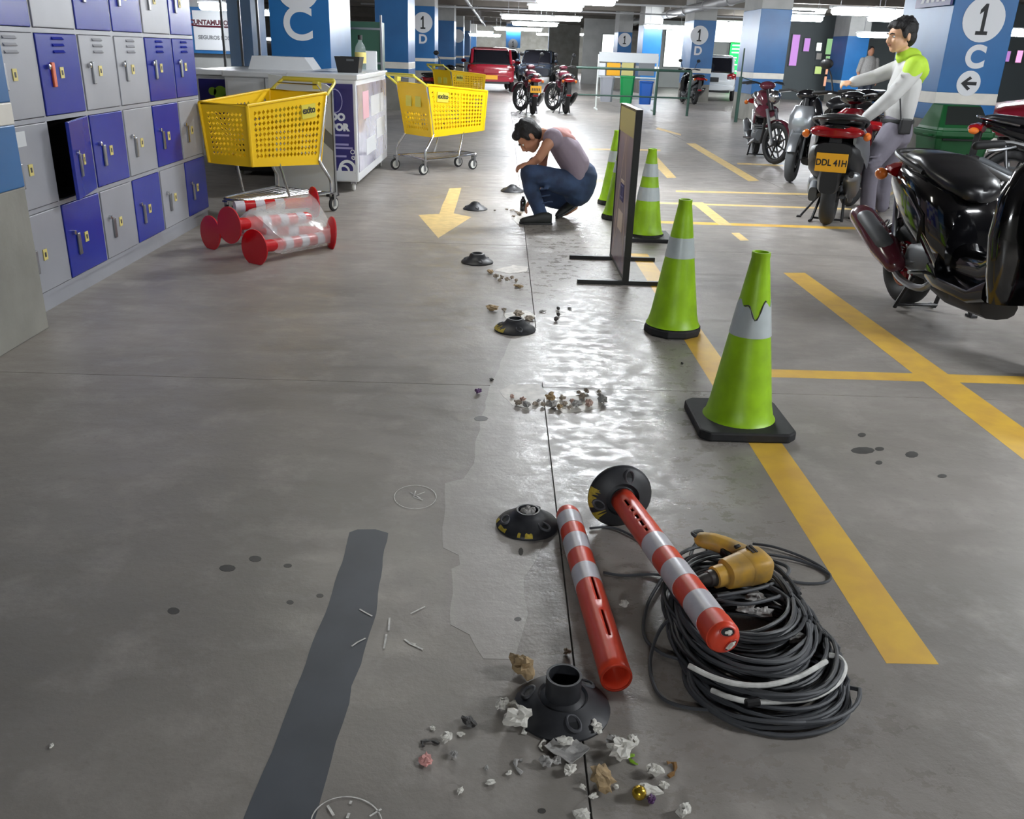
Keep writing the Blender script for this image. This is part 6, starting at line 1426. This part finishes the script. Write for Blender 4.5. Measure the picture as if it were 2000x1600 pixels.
# ---- squatting man, seen from his left side, facing left
YN, YF, YC = 7.50, 7.82, 7.66
c = lambda x, y, Y=YC: PY(x, y, Y)
f = V3(-1, -.05, 0).normalized()
hu = V3(-.80, .0, .60).normalized(); hf = V3(-.60, -.06, -.80); hf = (hf-hu*hf.dot(hu)).normalized()
head = c(1033, 267, 7.64)
J = dict(torso=[c(1128, 352), c(1122, 322), c(1106, 292), c(1085, 272)], neck=[c(1080, 266), c(1062, 262, 7.65), c(1048, 264, 7.645)], head=head,
         arm_n=[c(1078, 272, YN-.0), c(1066, 288, YN-.03), c(1052, 310, YN-.03), c(1047, 313, YN-.0), c(1032, 322, YN+.02)],
         arm_f=[c(1072, 270, YF-.02), c(1062, 300, YF+.02), c(1058, 335, YF), c(1054, 345, YF-.02), c(1038, 390, YF-.08)],
         leg_n=[c(1128, 362, YN+.08), c(1085, 352, YN+.04), c(1034, 337, YN+.02), c(1030, 342, YN+.02), c(1054, 412, YN+.04)],
         leg_f=[c(1128, 366, YF-.06), c(1092, 372, YF), c(1050, 378, YF), c(1052, 388, YF), c(1112, 400, YF)],
         foot_n=[c(1060, 424, YN+.04), c(1040, 432, YN+.03), c(1022, 434, YN+.02)], foot_f=[c(1122, 404, YF), c(1106, 414, YF), c(1092, 420, YF)],
         hand_n=(c(1034, 321, YN+.02), V3(-.95, .1, -.25), V3(-.2, -.35, .9), 1, .55), hand_f=(c(1038, 388, YF-.08), V3(-.5, 0, -.8), V3(-.8, .1, .5), -1, .5))
man = body_skin('person', 'man in a mauve sleeveless shirt and jeans squatting head down beside the bollard bases', 'skin', J, f, hf, hu, 1.08)
face_bits(man, head, hf, hu, 1.08); hair_cap(man, head, hf, hu, 1.10)
mb = MB().cap_tube([c(1130, 350), c(1124, 322), c(1107, 294), c(1090, 274), c(1080, 268)], [.135, .15, .15, .128, .085], 20, (1.22, .82), up=f)
mb.cap_tube([c(1080, 270, YN+.03), c(1082, 272, YF-.06)], .085, 14)
for k in range(4): mb.cap_tube([c(1098+k*7, 296+k*13, YN+.08-.0*k), c(1128+k*3, 292+k*14, YN+.12)], [.012, .016], 8)
remesh(obj('shirt', mb, 'shirt_mauve', man), .011, 5)
mb = MB().cap_tube([c(1090, 262, YN+.10), c(1100, 262, YF-.1)], .075, 14, (1.0, .8)).cap_tube([c(1084, 262, YN+.05), c(1112, 276, YN+.12)], .06, 12)
remesh(obj('shirt_yoke', mb, 'shirt_red', man), .010, 5)
mb = MB().cap_tube([c(1136, 350), c(1130, 368)], .155, 18, (1.12, .86), up=f)
mb.cap_tube([c(1128, 364, YN+.10), c(1085, 352, YN+.04), c(1038, 338, YN+.01)], [.118, .10, .078], 16).cap_tube([c(1033, 338, YN+.02), c(1038, 372, YN+.03), c(1053, 410, YN+.04), c(1056, 419, YN+.04)], [.076, .068, .058, .06], 14)
mb.cap_tube([c(1126, 368, YF-.06), c(1092, 374, YF), c(1054, 380, YF)], [.112, .095, .07], 16).cap_tube([c(1052, 384, YF), c(1082, 394, YF), c(1112, 400, YF)], [.068, .062, .056], 14)
for k in range(5): mb.cap_tube([c(1048+k*3, 345+k*13, YN-.05), c(1062+k*4, 342+k*13, YN-.055)], [.01, .013], 8)
remesh(obj('jeans', mb, 'denim', man), .011, 5)
obj('belt_loop', MB().tube([c(1144, 335, YN+.12), c(1128, 352, YN+.0)], .008, 6), 'shoe', man)
shoe(man, P(1070, 438), P(1020, 437)); 
hl = c(1130, 400, YF); shoe(man, hl, P(1092, 427)+V3(0, 0, .01), V3(-.5, 0, .8))
mb = MB().torus((0, 0, 0), .034, .006, 'Z', 18, 6); wt = axis_T(c(1042, 316, YN+.01), c(1032, 322, YN+.02)-c(1047, 313, YN)); obj('wristband', xf(mb, wt), 'black', man)

# ---- standing man holding the scooter, facing left
YN, YF, YC = 8.10, 8.42, 8.26
c = lambda x, y, Y=YC: PY(x, y, Y)
f = V3(-1, -.10, 0).normalized(); hf = V3(-1, -.16, -.10).normalized(); hu = V3(-.06, 0, 1); hu = (hu-hf*hu.dot(hf)).normalized()
head = c(1760, 70)
J = dict(torso=[c(1752, 255), c(1757, 215), c(1767, 165), c(1772, 135)], neck=[c(1770, 122), c(1766, 108), c(1764, 96)], head=head,
         arm_n=[c(1783, 136, YN-.02), c(1765, 160, YN-.06), c(1740, 190, YN-.08), c(1734, 195, YN-.08), c(1692, 229, YN-.02)],
         arm_f=[c(1758, 130, YF+.02), c(1733, 140, YF+.06), c(1708, 150, YF+.08), c(1702, 152, YF+.08), c(1665, 160, YF+.05)],
         leg_n=[c(1742, 262, YN+.08), c(1722, 292, YN+.03), c(1702, 322, YN), c(1701, 328, YN), c(1694, 404, YN+.05)],
         leg_f=[c(1754, 262, YF-.08), c(1742, 298, YF), c(1730, 330, YF+.05), c(1729, 335, YF+.05), c(1722, 398, YF+.10)],
         foot_n=[P(1695, 421, .05), P(1685, 424, .05), P(1670, 426, .035)], foot_f=[P(1722, 406, .05), P(1712, 408, .05), P(1698, 410, .035)],
         hand_n=(c(1690, 231, YN-.02), V3(-.85, -.1, -.5), V3(-.4, -.4, .75), 1, .75), hand_f=(c(1664, 160, YF+.05), V3(-.95, -.1, -.12), V3(-.1, -.2, .95), -1, .9))
man2 = body_skin('person', 'man in a pale jacket with lime shoulders standing and holding the scooter handlebar', 'skin_light', J, f, hf, hu, 1.18)
face_bits(man2, head, hf, hu, 1.18); hair_cap(man2, head, hf, hu, 1.20)
mb = MB().cap_tube([c(1755, 232), c(1757, 212), c(1767, 168), c(1774, 136)], [.128, .145, .15, .118], 22, (1.22, .84), up=f)
mb.cap_tube([c(1783, 136, YN+.02), c(1762, 130, YF-.02)], .082, 14)
mb.cap_tube([c(1784, 138, YN), c(1766, 161, YN-.05), c(1740, 190, YN-.08), c(1714, 212, YN-.05), c(1694, 228, YN-.02)], [.082, .076, .066, .058, .05], 16)
mb.cap_tube([c(1762, 131, YF), c(1735, 140, YF+.05), c(1706, 151, YF+.08), c(1685, 156, YF+.07), c(1668, 160, YF+.05)], [.08, .07, .062, .055, .05], 16)
mb.cap_tube([c(1775, 122), c(1768, 110)], [.085, .075], 14)
for k in range(5): mb.cap_tube([c(1716+k*11, 214-k*17, YN-.10), c(1731+k*11, 214-k*17, YN-.10)], [.012, .012], 8)
remesh(obj('jacket', mb, 'jacket', man2), .011, 5)
mb = MB().cap_tube([c(1790, 128, YN+.04), c(1776, 124, YF-.04)], .095, 16, (1, .9)).cap_tube([c(1789, 130, YN+.05), c(1794, 142, YN+.10), c(1793, 156, YN+.16)], [.10, .09, .05], 16).cap_tube([c(1786, 130, YN-.01), c(1776, 146, YN-.04)], [.09, .07], 14).cap_tube([c(1780, 114), c(1768, 110)], [.088, .08], 14)
remesh(obj('lime_yoke', mb, 'lime', man2), .010, 5)
mb = MB().cap_tube([c(1753, 236), c(1751, 262)], [.135, .145], 18, (1.15, .86), up=f)
mb.cap_tube([c(1742, 262, YN+.08), c(1722, 292, YN+.03), c(1702, 322, YN), c(1697, 362, YN+.02), c(1694, 410, YN+.05)], [.115, .102, .08, .07, .068], 16)
mb.cap_tube([c(1754, 262, YF-.08), c(1742, 298, YF), c(1730, 330, YF+.05), c(1726, 362, YF+.08), c(1722, 402, YF+.10)], [.115, .10, .08, .07, .066], 16)
for k in range(4): mb.cap_tube([c(1692+k*4, 308+k*10, YN-.07), c(1716+k*3, 305+k*9, YN-.075)], [.010, .012], 8)
remesh(obj('trousers', mb, 'trousers', man2), .011, 5)
obj('belt', xf(MB().torus((0, 0, 0), .158, .02, 'Z', 28, 6, (.5, 1.0)), Matrix.Translation(c(1753, 236)) @ Matrix.Diagonal((.80, 1.04, 1, 1))), 'shoe', man2)
obj('belt_pouch', MB().box(c(1768, 247, YN-.04), (.10, .05, .13)), 'black', man2, bev=.012, smooth=False)
obj('strap', MB().tube([c(1758, 190, YN-.075), c(1760, 236, YN-.09)], .007, 6), 'black', man2)
shoe(man2, P(1701, 424), P(1664, 428)); shoe(man2, P(1728, 407), P(1692, 411))

# ---- a distant person between the pillars, seen from behind
Y = 25.0; g = lambda x, y: PY(x, y, Y)
base = g(1688, 178); base.z = 0
mb = MB()
zt_ = g(1693, 92).z; k_ = zt_/1.72
def h_(x, y, z): return V3(base.x+x, Y+y, z*k_)
mb.cap_tube([h_(0, 0, .95), h_(0, 0, 1.15), h_(0, 0, 1.38)], [.13, .14, .13], 14, (1.25, .8), up=V3(0, -1, 0))
mb.cap_tube([h_(0, 0, 1.42), h_(0, 0, 1.55)], .055, 10); mb.ell(h_(0, 0, 1.62), (.08, .095, .12), 14, 10)
for s in (-1, 1):
    mb.cap_tube([h_(s*.19, 0, 1.40), h_(s*.25, .02, 1.12), h_(s*.22, -.12, .92)], [.055, .045, .034], 10); hand(mb, h_(s*.22, -.12, .92), V3(0, -.3, -1), V3(s, 0, 0), s, .95, .4)
    mb.cap_tube([h_(s*.09, 0, .93), h_(s*.10, -.02, .5), h_(s*.10, .02, .08)], [.09, .062, .045], 10); mb.cap_tube([h_(s*.10, .03, .05), h_(s*.11, -.16, .04)], .04, 8)
far = tag(remesh(obj('person', mb, 'skin'), .014, 3), 'small distant person in a grey top between the far pillars', 'person')
mb = MB().cap_tube([h_(0, 0, .93), h_(0, 0, 1.15), h_(0, 0, 1.39)], [.15, .155, .145], 14, (1.25, .85), up=V3(0, -1, 0))
for s in (-1, 1): mb.cap_tube([h_(s*.19, 0, 1.41), h_(s*.25, .02, 1.15)], [.072, .06], 10)
remesh(obj('shirt', mb, 'paper_grey', far), .014, 4)
mb = MB().cap_tube([h_(0, 0, .96), h_(0, 0, .88)], .15, 12, (1.2, .85), up=V3(0, -1, 0))
for s in (-1, 1): mb.cap_tube([h_(s*.09, 0, .93), h_(s*.10, -.02, .5), h_(s*.10, .02, .1)], [.11, .08, .065], 10)
remesh(obj('trousers', mb, 'car_dark', far), .014, 4)
obj('hair', MB().ell(h_(0, .02, 1.66), (.085, .095, .09), 14, 10), 'hair', far)
text_to_mesh()
